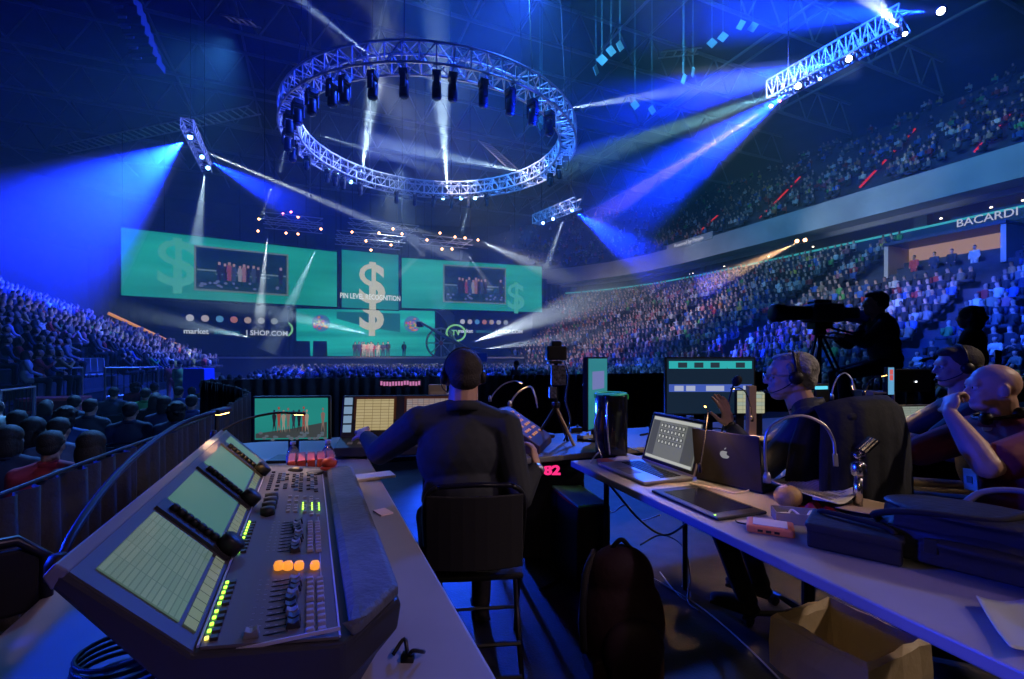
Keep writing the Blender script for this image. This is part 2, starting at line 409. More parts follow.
def inset(r, x, z, w, h, k, name='video_picture'):
    """the picture-in-picture: a dark frame with the group on stage"""
    b = MB(); b.box((x,-.03,z), (w+.35,.06,h+.35)); b.build('video_frame', E('video_rim', (.18,.28,.24), .5), r)
    b = MB(); b.box((x,-.07,z), (w,.03,h)); p = b.build(name, streak_screen('video_bg'+k, (.002,.012,.02), (.012,.05,.06), .9, 4, .1), r)
    y = -.09
    b = MB(); b.box((x,y,z-.04*h), (w*.98,.01,.035*h)); b.box((x,y,z-.12*h), (w*.6,.01,.02*h)); b.build('stage_line', E('video_line', (.15,.24,.25), .7), p)
    def fig(px, s, m):
        b = MB()
        zb = z-.26*h
        b.box((px,y-.012,zb+.30*s), (.20*s,.01,.62*s), taper=1); b.prism([(px-.15*s,zb+.45*s),(px-.11*s,zb+.86*s),(px+.11*s,zb+.86*s),(px+.15*s,zb+.45*s)], 'y', y-.02, y-.012)
        b.build('pictured_figure', m, p)
        b = MB(); b.box((px,y-.016,zb+.95*s), (.13*s,.01,.17*s)); b.build('pictured_head', E('video_skin', (.38,.25,.2), .7), p)
    cols = [E('vc1',(.22,.06,.08),.7), E('vc2',(.012,.014,.02),.8), E('vc3',(.25,.26,.28),.7), E('vc4',(.03,.05,.10),.8), E('vc5',(.26,.14,.16),.7)]
    for i in range(8): fig(x-.20*w+i*.052*w+random.uniform(-.008,.008)*w, h*.42*random.uniform(.88,1.08), cols[(1,0,3,2,4,1,3,1)[i]])
    fig(x+.43*w, h*.42, cols[1])
    fig(x-.26*w, h*.43, cols[1])
    b = MB()
    for i in range(16): b.ball((x+random.uniform(-.46,.46)*w, y-.01, z-.5*h+random.uniform(.06,.22)*h), (.05*h*random.uniform(.6,1),.006,.03*h), 6)
    b.build('pictured_crowd', E('video_crowd', (.12,.16,.3), .7), p)
    return p
r1, w1, h1 = led('LED_wall', 'wide left LED wall, teal with a video inset and a faint dollar sign', (-34.5,41.5), (-19,51), 6.9, 12.85, LED)
inset(r1, w1*.515, h1*.50, w1*.425, h1*.66, 'a')
text('$', 'dollar_emblem', PALED, r1, 6.2, (w1*.22,-.012,h1*.52), (PI/2,0,0), .004, bold=.08)
r2, w2, h2 = led('LED_wall', 'middle LED wall panel with large pale dollar sign between the two wide walls', (-18.6,51.4), (-13.1,54.2), 6.9, 13.2, LEDC)
text('$', 'dollar_emblem', PALE, r2, 6.3, (w2*.52,-.05,h2*.42), (PI/2,0,0), .01, bold=.14, sx=.92)
text('PIN LEVEL RECOGNITION', 'caption', E('caption_white', (.8,.9,.85), .8), r2, .82, (w2*.5,-.12,h2*.20), (PI/2,0,0), .01, sx=.70, bold=.012)
r3, w3, h3 = led('LED_wall', 'wide right LED wall, teal with a smaller video inset', (-12.8,54.6), (3.8,60), 7.2, 13.0, LED)
inset(r3, w3*.50, h3*.53, w3*.43, h3*.72, 'b')
text('$', 'dollar_emblem', PALED, r3, 4.6, (w3*.80,-.012,h3*.30), (PI/2,0,0), .004, bold=.08)
r4, w4, h4 = led('LED_wall', 'low LED wall behind the presenters with two globe emblems', (-25.5,55.6), (-9.6,58.5), 1.6, 7.2, LEDL)
text('$', 'dollar_emblem', PALE, r4, 6.3, (w4*.53,-.05,h4*.93), (PI/2,0,0), .01, bold=.14, sx=.92)
b = MB(); b.prism([(w4*.28,h4*.95),(w4*.74,h4*.93),(w4*.74,h4*.52),(w4*.5,h4*.62),(w4*.28,h4*.80)], 'y', -.03, -.01); b.build('shaded_swoosh', E('swoosh', (.003,.13,.13), .8), r4)
GC = [E('g%d'%i, c, .8) for i, c in enumerate(((.5,.08,.05),(.6,.45,.05),(.05,.12,.45),(.45,.1,.4),(.1,.4,.1),(.6,.25,.05)))]
for gx in (.17, .83):
    b = MB(); b.lathe([(1.02,0),(1.02,-.03)], (w4*gx,-.02,h4*.70), 28, Matrix.Rotation(PI/2,3,'X')); g = b.build('globe_emblem', E('globe_sea', (.06,.2,.35), .8), r4)
    for k in range(6):
        b = MB()
        for q in range(6):
            a = random.uniform(0,2*PI); rr = random.uniform(.15,.8)
            b.ball((w4*gx+rr*math.cos(a),-.07,h4*.70+rr*math.sin(a)), (random.uniform(.10,.24),.02,random.uniform(.08,.2)), 7)
        b.build('colour_patch', GC[k], g)
# dark side walls with the sponsors' writing
def sidewall(name, label, L, R_, zb, zt, k):
    L, R_ = Vector((L[0],L[1],zb)), Vector((R_[0],R_[1],zb)); w = (R_-L).length; h = zt-zb
    r = thing(name, label, 'panel', L, math.atan2(R_.y-L.y, R_.x-L.x))
    b = MB(); b.box((w/2,.1,h/2), (w,.2,h)); b.build('panel', mat('side_panel', (.03,.045,.06), .6), r, bevel=.03)
    cc = [(.6,.65,.7),(.55,.5,.5),(.1,.35,.6),(.5,.2,.15),(.5,.4,.3),(.45,.5,.5),(.4,.5,.5)]
    n = 7
    for i in range(n):
        b = MB(); x = w*(.12+i*.115)*k[0]+k[1]*w
        b.lathe([(.40*k[2],0),(.40*k[2],-.04)], (x,-.01,h*.70), 14, Matrix.Rotation(PI/2,3,'X'))
        if i in (1,4):
            b.lathe([(.2*k[2],-.0),(.2*k[2],-.05)], (x,-.05,h*.70), 10, Matrix.Rotation(PI/2,3,'X'))
        b.build('round_emblem', E('em%d'%i, cc[i], .6), r)
    tw = E('writing_white', (.6,.7,.75), .8)
    text('market', 'lettering', tw, r, .85*k[2], (w*k[3],-.02,h*.45), (PI/2,0,0), .01, 'LEFT', .015)
    text('america', 'lettering', E('writing_teal', (.05,.4,.45), .5), r, .85*k[2], (w*k[3]+3.0*k[2],-.02,h*.45), (PI/2,0,0), .01, 'LEFT', .005)
    text('| SHOP.COM', 'lettering', tw, r, .85*k[2], (w*k[3]+6.3*k[2],-.02,h*.45), (PI/2,0,0), .01, 'LEFT', .015)
    return r
sidewall('side_panel', 'dark panel left of the stage with round emblems and white lettering', (-33.5,45.0), (-24.5,51.5), 1.6, 6.9, (.98,.08,.85,.15))
sidewall('side_panel', 'dark panel right of the stage with a row of small round emblems', (-7.0,57.5), (2.6,60.2), 2.6, 7.2, (.8,.0,.75,.04))
# curved crescents with a ringed logo, both sides of the low wall
for px, Y, lab, lp in ((281,54,'grey crescent set piece left of the low LED wall',281),(446,57,'grey crescent set piece right of the low LED wall',456)):
    c = at(px, 330, Y); sg = 1 if px < 300 else -1
    b = MB(); rs = []
    for k in range(21):
        a = math.radians(80+sg*(k*9-10)) if sg>0 else math.radians(100-(k*9-10)); t = math.sin(PI*k/20)*1.3+.15
        ca, sa = math.cos(a), math.sin(a); R0 = 3.1
        rs.append([(ca*R0,0,sa*R0),(ca*(R0-t),0,sa*(R0-t)),(ca*(R0-t),.3,sa*(R0-t)),(ca*R0,.3,sa*R0)])
    b.rings(rs); r = tag(b.build('crescent_set_piece', mat('crescent', (.16,.19,.20), .5), loc=c+Vector((1.2*sg,0,-.2)), rz=TH), lab, 'set piece')
    q = at(lp, 329 if px<300 else 333, Y-1)
    r = thing('ring_logo', 'green ringed logo on the crescent '+('left' if px<300 else 'right')+' of the low LED wall', 'logo', q, TH)
    b = MB(); b.tube([(1.15*math.cos(a),0,.95*math.sin(a)) for a in [k*PI/12 for k in range(25)]], .12, 6); b.build('ring', E('logo_green', (.25,.7,.25), .7), r)
    text('TV', 'lettering', E('logo_green', (.25,.7,.25), .7), r, .9, (0,0,0), (PI/2,0,0), .02, bold=.02)
    b = MB(); b.tube([(0,.1,-.95),(0,.1,-q.z+1.4)], .05, 5); b.build('pole', DARKM, r)
# big spoked wheel right of the presenters
c = at(441,343,56); r = thing('spoked_wheel', 'big pale spoked wheel standing right of the presenters', 'wheel prop', Vector((c.x,c.y,1.45)), TH)
b = MB(); cz = c.z-1.45
b.tube([(1.75*math.cos(a),0,cz+1.75*math.sin(a)) for a in [k*PI/14 for k in range(29)]], .12, 6); b.build('rim', mat('wheel_white', (.5,.5,.48), .5), r)
b = MB()
for k in range(8): b.tube([(0,0,cz),(1.7*math.cos(k*PI/4),0,cz+1.7*math.sin(k*PI/4))], .06, 5)
b.build('spokes', mat('wheel_white'), r)
b = MB(); b.ball((0,0,cz), .28, 10); b.build('hub', mat('red_hub', (.5,.06,.04), .5), r)
b = MB(); b.tube([(-.9,.3,0),(0,.1,cz),(.9,.3,0)], .09, 5); b.build('stand', DARKM, r)
# loudspeaker stacks
for px, y, Y, lab in ((303,352,53,'black loudspeaker box on the stage edge, nearer the left crescent'),(320,353,53,'black loudspeaker box on the stage edge below the left globe emblem')):
    c = at(px, y, Y); r = thing('stage_loudspeaker', lab, 'speaker', Vector((c.x,c.y,1.45)), TH)
    b = MB(); b.box((0,0,.9), (1.5,1.2,1.8), taper=.95); b.build('cabinet', BLACK, r, bevel=.05)
    b = MB(); b.box((0,-.61,.9), (1.3,.04,1.55)); b.build('grille', MATTE, r)
# camera crane over the crowd right of the presenters
p0, p1 = at(420,322,40), at(472,352,30)
r = thing('camera_crane', 'thin camera crane arm reaching up over the crowd beside the big spoked wheel', 'camera crane', Vector((p1.x,p1.y,FLZ)))
o = Vector((p1.x,p1.y,FLZ)); b = MB(-o); b.tube([p0, p1, p1+(p1-p0)*.12], [.09,.16,.2], 6); b.build('arm', DARKM, r)
b = MB(-o); b.tube([p1, Vector((p1.x,p1.y,FLZ+.3))], .12, 6); b.box(p1+(p1-p0)*.13, (.7,.7,.5)); b.build('pedestal', BLACK, r)
b = MB(-o); b.box(p0+Vector((0,0,-.2)), (.5,.6,.45)); b.lathe([(.16,0),(.18,-.4)], p0+Vector((0,0,-.2)), 8, Matrix.Rotation(-PI/2,3,'X')); b.build('camera_head', BLACK, r, bevel=.03)
# ================================================================== RIGGING
TRM = mat('truss_aluminium', (.62,.65,.70), .5, .15)
def truss_line(pts, w, h, r, closed=False, step=1, cr=.045, lr=.025):
    """square-section truss along pts: four chords, and one lacing part"""
    pts = [Vector(p) for p in pts]; n = len(pts); fr = []
    for i in range(n):
        a = pts[(i-1) % n] if closed else pts[max(i-1,0)]; c = pts[(i+1) % n] if closed else pts[min(i+1,n-1)]
        t = (c-a).normalized(); sd = t.cross(Vector((0,0,1))).normalized(); up = sd.cross(t)
        fr.append([pts[i]+sd*w/2*sx+up*h/2*sz for sx, sz in ((-1,-1),(1,-1),(1,1),(-1,1))])
    for k in range(4):
        b = MB(); L = [f[k] for f in fr]
        if closed: L = L+[L[0]]
        b.tube(L, cr, 6, not closed); b.build('chord', TRM, r)
    b = MB()
    m = n if closed else n-1
    for i in range(m):
        a, c = fr[i], fr[(i+1) % n]
        for k in range(4):
            j = (k+1) % 4
            b.tube([a[k], a[j]], lr, 4); 
            if i % 2: b.tube([a[k], c[j]], lr, 4)
            else: b.tube([a[j], c[k]], lr, 4)
    b.build('lacing', TRM, r)
# the ring
RC, RR, RZ = Vector((-4.55,27.6,14.0)), 7.8, 14.0
r = thing('ring_truss', 'huge round silver lighting truss hanging over the arena floor', 'truss', (0,0,0))
ring = [Vector((RC.x+RR*math.cos(a), RC.y+RR*math.sin(a), RZ)) for a in [k*2*PI/72 for k in range(72)]]
truss_line(ring, .9, .9, r, True, cr=.055, lr=.032)
b = MB()
for k in range(0, 72, 9): b.tube([ring[k]+Vector((0,0,.4)), Vector((ring[k].x*.9-.5, ring[k].y*.9+2.8, 31))], .025, 4)
b.build('hanging_cable', DARKM, r)
def proto_mover():
    r = thing('moving_head_light', '', 'stage light')
    b = MB(); b.box((0,0,-.12), (.34,.30,.2)); b.build('base', BLACK, r, bevel=.02)
    b = MB(); b.box((-.2,0,-.42), (.07,.18,.5)); b.box((.2,0,-.42), (.07,.18,.5)); b.box((0,0,-.24), (.44,.2,.07)); b.build('yoke', BLACK, r, bevel=.015)
    b = MB(); b.lathe([(.09,.22),(.15,.18),(.16,0),(.17,-.28),(.16,-.34)], (0,0,-.58), 14); b.build('head', BLACK, r, smooth=True)
    b = MB(); b.lathe([(.14,0),(.11,-.04),(.01,-.06)], (0,0,-.92), 14); b.build('lens', mat('lens_glass', (.1,.14,.2), .1, .5), r, smooth=True)
    return r
PM = proto_mover(); first = [True]
def mover(p, label, group=None, s=1.0, rz=0):
    o = PM if first[0] else dup(PM)
    first[0] = False
    o.location = p; o.rotation_euler = (0,0,rz); o.scale = (s,s,s); o['label'] = label
    if group: o['group'] = group
    elif 'group' in o: del o['group']
    return o
for k in (38,40,43,45,47,49,50,52,54,56,57,59,61,63,65):
    mover(ring[k % 72]-Vector((0,0,.5)), 'dark moving head light hanging unlit under the near half of the ring truss', 'unlit lights on the ring truss', 1.25, k*5*PI/180)
for k in (35,31,32,30,5,3,1,28,14,16,18,20,22,24):
    mover(ring[k]-Vector((0,0,.5)), 'small dark stage light under the far half of the ring truss', 'small lights on the far side of the ring truss', .9, k*5*PI/180)
# straight trusses
def st(label, pa, Ya, pb, Yb, n, w=.7):
    a, c = at(*pa, Ya), at(*pb, Yb); r = thing('lighting_truss', label, 'truss', a)
    P = [a+(c-a)*i/n-a for i in range(n+1)]
    truss_line(P, w, w, r, cr=.045, lr=.028)
    b = MB()
    for q in (.15,.85): b.tube([(c-a)*q, (c-a)*q+Vector((0,0,31-a.z))], .025, 4)
    b.build('hanging_cable', DARKM, r); return r
st('long slanted truss at the upper right with white moving beams', (772,92), 22, (905,18), 17.5, 20, .8)
st('short steep truss above the left LED wall carrying blue lights', (187,124), 27, (207,168), 33, 9, .6)
st('short truss with blue lights just right of the right LED wall', (536,220), 38, (578,203), 34, 9, .7)
def rig(label, px, y, Y, w, rows):
    c = at(px, y, Y); r = thing('lighting_rig', label, 'truss', c, TH)
    b = MB(); P = []
    for j in range(rows):
        for sg in (0,.6):
            b.tube([(-w/2,j*1.6,sg),(w/2,j*1.6,sg)], .05, 5)
        k = int(w/.8)
        for i in range(k): b.tube([(-w/2+i*w/k,j*1.6,0 if i%2 else .6),(-w/2+(i+1)*w/k,j*1.6,.6 if i%2 else 0)], .03, 4)
    b.build('frame', TRM, r)
    b = MB()
    for sg in (-.45,.45): b.tube([(w*sg,0,.6),(w*sg,0,31-c.z)], .03, 4)
    b.build('hanging_cable', DARKM, r); return r
rig('box rig of lights above the left LED wall\'s right half', 293, 222, 42, 5.0, 3)
rig('wide rig of small warm lights above the middle LED wall', 372, 240, 46, 6.5, 3)
rig('rig of small lights above the right LED wall', 448, 243, 50, 5.5, 2)
rig('small rig between ring truss and middle LED wall', 385, 228, 48, 7.0, 2)
# small glowing lamps: (px, py, Y, colour key, radius)
LC = {'b': E('glow_blue', (.10,.25,1), 30), 'w': E('glow_white', (.75,.88,1), 26), 'c': E('glow_cyan', (.25,.65,1), 22), 'o': E('glow_orange', (1,.45,.18), 12), 'r': E('glow_pink', (1,.25,.3), 9)}
lampP = {}
def lamp(px, py, Y, k, rad, label, group=None, toward=None):
    if k not in lampP:
        r = thing('stage_lamp', label, 'stage light')
        b = MB(); b.lathe([(.05,.30),(.12,.26),(.125,0),(.135,-.02)], seg=12); b.build('housing', BLACK, r, smooth=True)
        b = MB(); b.lathe([(.115,0),(.08,-.03),(.005,-.045)], seg=12); b.build('lens', LC[k], r, smooth=True)
        lampP[k] = r; o = r
    else: o = dup(lampP[k])
    o.location = at(px, py, Y); o['label'] = label; s = rad/.115*Y/F; o.scale = (s,s,s)
    if group: o['group'] = group
    elif 'group' in o: del o['group']
    d = (Vector(toward) if toward is not None else Vector((0,0,H)))-o.location
    o.rotation_mode = 'QUATERNION'; o.rotation_quaternion = d.to_track_quat('-Z', 'Y')
    return o
GN = 'bright blue lights on the far side of the ring truss'
for i, (x, y) in enumerate(((328,170),(338,175),(351,182),(461,198),(475,198),(487,197),(443,198))): lamp(x, y, 36.2, 'c', 2.0, 'small bright blue lamp on the far lower edge of the ring truss', GN)
for x, y, k, rad, lab in ((190,137,'b',3.0,'topmost and largest of the blue lamps above the left LED wall'),(202,157,'b',2.4,'blue lamp in the middle of the short steep truss at left'),(208,168,'b',2.4,'lowest blue lamp on the short steep truss at left')): lamp(x, y, 28, k, rad, lab)
for x, y, Y, k, rad, lab in ((941,11,17,'w',4.2,'round white lamp at the top right beyond the slanted truss'),(849,59,19,'w',3.4,'bright lamp hung right below the slanted truss\'s middle'),(798,86,21,'w',3.4,'bright lamp under the left end of the slanted truss'),(905,34,17.5,'w',2.6,'lamp of the white beam leaving the slanted truss'),(820,79,20,'c',1.8,'small lamp throwing a thin beam to the left under the slanted truss'),(771,106,22,'o',2.0,'small warm lamp just left of the slanted truss'),(780,101,22,'r',1.5,'tiny pinkish lamp beside the warm lamp left of the slanted truss'),
    (543,223,36,'b',1.8,'left blue lamp on the short truss right of the LED walls'),(553,219,36,'b',1.8,'middle blue lamp on the short truss right of the LED walls'),(572,210,35,'b',2.2,'right blue lamp on the short truss right of the LED walls'),
    (805,240,33,'o',2.2,'right lamp of the warm pair in front of the suites'),(797,241,33,'o',2.2,'left lamp of the warm pair in front of the suites')): lamp(x, y, Y, k, rad, lab)
GO = 'small warm lights on the rigs over the stage'
for x, y in ((259,219),(298,217),(286,233),(321,229),(298,234),(258,231),(352,232),(366,241),(379,233),(393,229),(402,234),(371,250),(427,240),(440,233),(442,249),(452,249),(455,237),(465,238),(478,240),(391,245)): lamp(x, y, 44, 'o', 1.35, 'small warm lamp on the rigs hanging above the LED walls', GO)
lamp(283,214,44,'r',1.5,'left of the two pinkish lamps on the box rig above the left LED wall'); lamp(291,212,44,'r',1.3,'right of the two pinkish lamps on the box rig above the left LED wall')
# loudspeaker line arrays and small hanging things under the roof
def array(px, py, Y, n, dx, label):
    c = at(px, py, Y); r = thing('line_array', label, 'speaker', c)
    for i in range(n):
        b = MB(); b.box((i*dx, 0, -i*.48), (1.1,.6,.42), Matrix.Rotation(-.05*i,3,'X'), .9); b.build('speaker_box', mat('array_grey', (.10,.11,.13), .6), r, bevel=.02)
        b = MB(); b.box((i*dx-.3, -.31-.012*i, -i*.48+.1), (.4,.03,.12), Matrix.Rotation(-.05*i,3,'X')); b.build('pale_badge', mat('badge', (.5,.55,.6), .5), r)  # thin pale plate on the front of each box
    b = MB(); b.tube([(0,0,.2),(0,0,31-c.z)], .04, 4); b.build('hanging_cable', DARKM, r)
array(127, 4, 22, 7, .18, 'line array of pale-badged loudspeakers hanging at the top left')
b = MB(); b.box((0,0,0), (.55,.06,.55), Matrix.Rotation(PI/4,3,'Y')); b.tube([(0,0,.38),(0,0,9)], .015, 4)
pb = b.build('hanging_baffle', mat('baffle_teal', (.25,.55,.6), .6), bevel=.02)
tag(pb, 'small pale square panel hanging under the roof between the ring and the slanted truss', 'panel', 'small square panels under the roof')
for i, (x, y) in enumerate(((602,60),(611,51),(620,46),(596,70),(683,68),(693,72),(684,79),(741,25),(753,27),(723,37),(712,43),(635,105),(652,110),(542,120),(540,126))):
    o = pb if i == 0 else dup(pb)
    o.location = at(x, y, 30+i*.4); o.rotation_euler = (0, 0, .3*i)
# ------------------------------------------------------------------ beams: haze lit by each fixture
def haze(name, dens, col=(1,1,1)):
    if name in MATS: return MATS[name]
    m = bpy.data.materials.new(name); m.use_nodes = True; nt = m.node_tree; nt.nodes.clear()
    o = nt.nodes.new('ShaderNodeOutputMaterial'); v = nt.nodes.new('ShaderNodeVolumeScatter')
    v.inputs['Density'].default_value = dens; v.inputs['Color'].default_value = (*col, 1)
    nt.links.new(v.outputs[0], o.inputs['Volume']); MATS[name] = m; return m
HZM = haze('beam_haze', .06)
def haze_fade(name, dens):
    m = haze(name, dens); nt = m.node_tree; v = nt.nodes['Volume Scatter'] if 'Volume Scatter' in nt.nodes else [x for x in nt.nodes if x.type == 'VOLUME_SCATTER'][0]
    tc = nt.nodes.new('ShaderNodeTexCoord'); sp = nt.nodes.new('ShaderNodeSeparateXYZ'); r = nt.nodes.new('ShaderNodeMapRange')
    r.interpolation_type = 'SMOOTHSTEP'; r.inputs['From Min'].default_value = 1.0; r.inputs['From Max'].default_value = .15; r.inputs['To Max'].default_value = dens
    nt.links.new(tc.outputs['Generated'], sp.inputs[0]); nt.links.new(sp.outputs['Z'], r.inputs['Value']); nt.links.new(r.outputs[0], v.inputs['Density'])
    return m
HZF = haze_fade('thinning_haze', .075)
def beam(a, b_, r0, r1, energy, col, label, m=HZM, blend=.85, head=True):
    if r1 > 1.25 and m is HZM: m = HZF
    a, b_ = Vector(a), Vector(b_); ax = (b_-a); L = ax.length; ax.normalize()
    k = (r1-r0)/L; apex = a-ax*r0/k
    q = ax.to_track_quat('Z', 'Y')
    b = MB(); b.rings([[Vector((rr*math.cos(t), rr*math.sin(t), zz)) for t in [2*PI*i/24 for i in range(24)]] for rr, zz in ((r0,0),(r1,L))])
    o = b.build('light_beam', m, loc=a); o.rotation_mode = 'QUATERNION'; o.rotation_quaternion = q; tag(o, label, 'light beam', kind='stuff')
    l = bpy.data.lights.new('beam_source', 'SPOT'); l.energy = energy; l.color = col; l.shadow_soft_size = .01
    l.spot_size = 2*math.atan(k)*1.08; l.spot_blend = blend
    lo = bpy.data.objects.new('beam_source', l); C.objects.link(lo); lo.location = a+ax*.5; lo.rotation_mode = 'QUATERNION'
    lo.rotation_quaternion = ax.to_track_quat('-Z', 'Y')
WB, WP, BB, OB = (.55,.82,1), (.7,.88,1), (.002,.02,1), (1,.6,.3)
beam(at(360,184,35.8), at(396,-60,26), .10, 1.35, 78000, WB, 'white beam rising from the ring truss\'s far side, left of the two')
beam(at(448,197,36.2), at(430,-60,26), .10, 1.35, 78000, WB, 'white beam rising from the ring truss\'s far side, right of the two')
beam(at(386,68,20), at(262,-30,16), .05, .30, 18000, WB, 'thin beam crossing the ring truss\'s near edge toward the top left')
beam(at(552,111,26), at(860,62,22), .06, .9, 40000, WB, 'beam leaving the ring truss\'s right side toward the upper right')
beam(at(300,129,27), at(440,172,33), .05, .4, 22500, WB, 'short beam inside the ring starting at its left side')
beam(at(540,175,34), at(360,143,28), .06, .9, 64000, WB, 'beam inside the ring starting at its right side')
beam(at(196,148,28), at(470,262,30), .10, .55, 162000, WP, 'long white beam falling right from the steep truss at left')
beam(at(206,164,28), at(196,245,29), .06, .55, 16200, WB, 'white beam falling from the steep truss toward the left LED wall')
beam(at(268,232,42), at(258,330,40), .10, .7, 46800, WP, 'bright vertical beam in front of the left LED wall')
beam(at(273,182,40), at(262,216,41), .1, .32, 4500, WP, 'short white beam above the box rig')
beam(at(287,140,30), at(280,172,30), .10, .25, 3500, WB, 'short soft beam beside the left end of the ring truss')
beam(at(318,245,46), at(268,352,44), .10, 1.1, 27000, WB, 'slanted beam between left and middle LED walls')
beam(at(478,240,46), at(640,312,36), .10, 1.7, 25920, WP, 'white beam from the rigs falling right toward the right stand')
beam(at(470,343,48), at(700,262,42), .12, 3.2, 48600, WP, 'broad white beam rising right from beside the stage')
beam(at(478,350,47), at(660,325,42), .10, 1.4, 27000, WP, 'lower thin white beam beside the broad one right of the stage')
beam(at(439,236,47), at(398,276,46), .08, .3, 4500, WP, 'short beam in front of the right LED wall\'s left end')
beam(at(402,234,47), at(425,256,46), .08, .3, 3600, WP, 'tiny beam above the right LED wall')
beam(at(465,250,47), at(492,290,46), .08, .5, 4500, WP, 'faint beam crossing the right video inset')
beam(at(350,216,44), at(560,262,42), .06, .5, 25200, WP, 'long thin beam running right above the LED walls')
beam(at(566,212,35), at(546,268,36), .05, .4, 10800, WP, 'short white beam hanging from the short truss at the LED walls\' right end')
beam(at(572,210,35), at(680,282,33), .10, 2.6, 100800, BB, 'blue beam falling right from the short truss toward the right stand')
beam(at(550,221,36), at(478,262,38), .10, 1.8, 47250, BB, 'blue beam falling left from the short truss')
beam(at(905,34,17.5), at(835,-40,15), .08, .75, 19800, WP, 'white beam at the top right')
beam(at(941,11,17), at(600,22,17), .12, 1.5, 198450, BB, 'broad blue beam along the top right edge')
beam(at(849,59,19), at(560,124,21), .12, 1.9, 277200, BB, 'blue beam left of the slanted truss\'s middle')
beam(at(820,79,20), at(560,168,22), .06, .8, 33600, (.3,.75,1), 'pale thin beam running left under the slanted truss')
beam(at(798,86,21), at(585,235,24), .12, 3.0, 185068, BB, 'widest blue beam falling left from the slanted truss')
beam(at(771,106,22), at(590,222,24), .06, .7, 21000, OB, 'faint warm beam falling left below the wide blue one')
beam(at(803,240,33), at(700,288,33), .08, 1.0, 24500, OB, 'warm beam falling left in front of the right stand')
beam(at(190,137,28), at(-60,318,27), .15, 7.4, 285768, BB, 'huge deep blue beam spreading to the left edge of the frame')
beam(at(204,158,28), at(322,222,31), .10, 1.8, 63000, BB, 'blue beam falling right under the long white one')
beam(at(372,335,44), at(60,262,36), .10, 2.2, 26000, WB, 'pale beam rising left across the left LED wall\'s lower edge')
beam(at(262,340,44), at(40,292,34), .10, 1.6, 14000, WB, 'lower pale beam rising left over the left stand')
beam(at(470,200,37), at(462,232,37), .08, .35, 4000, WB, 'small beam falling from the far side of the ring truss')
beam(at(385,-30,40), at(300,205,44), .25, 5.2, 129600, (.25,.6,.85), 'very soft wide shaft in front of the roof left of the middle')
beam(at(205,-70,40), at(240,220,44), .25, 4.0, 153600, (.2,.5,.8), 'very soft pale shaft over the left LED wall')
# thin general haze filling the hall
b = MB(); b.prism([(-45,7.5),(62,7.5),(62,85),(-45,85)], 'z', FLZ+.02, 32.5)
tag(b.build('haze', haze('hall_haze', .0032, (.6,.9,1)), rz=TH), 'thin blue haze filling the hall beyond the mixing desks', 'haze', kind='stuff')
# ================================================================== THE MIXING DESKS
random.seed(21)
TOPM = mat('table_top', (.34,.33,.37), .38, var=.12, vscale=3)
def table(name, label, n0, n1, d0, d1, z=.75, rz=TH, m=TOPM, legs=True, origin=None):
    """trestle table; n/d are arena coordinates"""
    cn, cd = (n0+n1)/2, (d0+d1)/2
    r = thing(name, label, 'table', A(cd, cn, 0), TH)
    b = MB(); b.box((0,0,z-.018), (n1-n0, d1-d0, .036)); b.build('tabletop', m, r, bevel=.008)
    b = MB(); w, l = (n1-n0)/2-.05, (d1-d0)/2-.12
    b.prism([(-w,-l),(w,-l),(w,-l+.03),(-w,-l+.03)], 'z', z-.09, z-.037); b.prism([(-w,l),(w,l),(w,l-.03),(-w,l-.03)], 'z', z-.09, z-.037)
    b.prism([(-w,-l),(-w+.03,-l),(-w+.03,l),(-w,l)], 'z', z-.09, z-.037); b.prism([(w,-l),(w-.03,-l),(w-.03,l),(w,l)], 'z', z-.09, z-.037)
    b.build('frame', DARKM, r)
    for sy in (-1,1):
        for sx in (-1,1):
            b = MB(); b.tube([(sx*w*.92, sy*l*.9, 0), (sx*w*.92, sy*l*.9, z-.05)], .015, 8); b.tube([(sx*w*.92, sy*l*.9, 0),(sx*w*.92, sy*l*.9, .02)], .022, 8); b.build('leg', DARKM, r)
    return r
table('desk_table', 'long grey-topped table carrying the big lighting console', -.62, .323, .25, 3.0)
# ---- right hand table, its own direction (a little steeper than the hall)
TA = math.atan2(.344, 1)                     # 19 degrees
ex, ey = Vector((math.cos(TA), math.sin(TA), 0)), Vector((-math.sin(TA), math.cos(TA), 0))
T0 = Vector((.985,.904,0))                   # a point on its front edge
def RT(u, v, z=.75): return T0+ey*u+ex*v+Vector((0,0,z))
def toRT(px, py, z=.75):
    p = onz(px,py,z)-T0; return p.dot(ey), p.dot(ex)
r = thing('desk_table', 'long grey-topped table with the laptops, running up the frame\'s right side', 'table', RT(.75,.36,0), TA)
b = MB(); b.box((0,0,.732), (.74, 2.4, .036)); b.build('tabletop', TOPM, r, bevel=.006)
b = MB()
for sx in (-.26,.26): b.box((sx,0,.70), (.03,2.1,.026))
for sy in (-1.05,1.05): b.box((0,sy,.70), (.55,.03,.026))
b.build('frame', DARKM, r)
for sx in (-.26,.26):
    for sy in (-.98,.98):
        b = MB(); b.tube([(sx,sy,0),(sx,sy,.7)], .015, 8); b.build('leg', DARKM, r)
table('desk_table', 'black-topped table beyond the grey-haired man carrying the wide monitor', .95, 5.6, 2.55, 3.3, m=mat('dark_top', (.20,.19,.2), .4))
table('desk_table', 'low desk in front of the seated operator in the middle', -1.05, .95, 3.05, 3.8, m=mat('dark_top'))

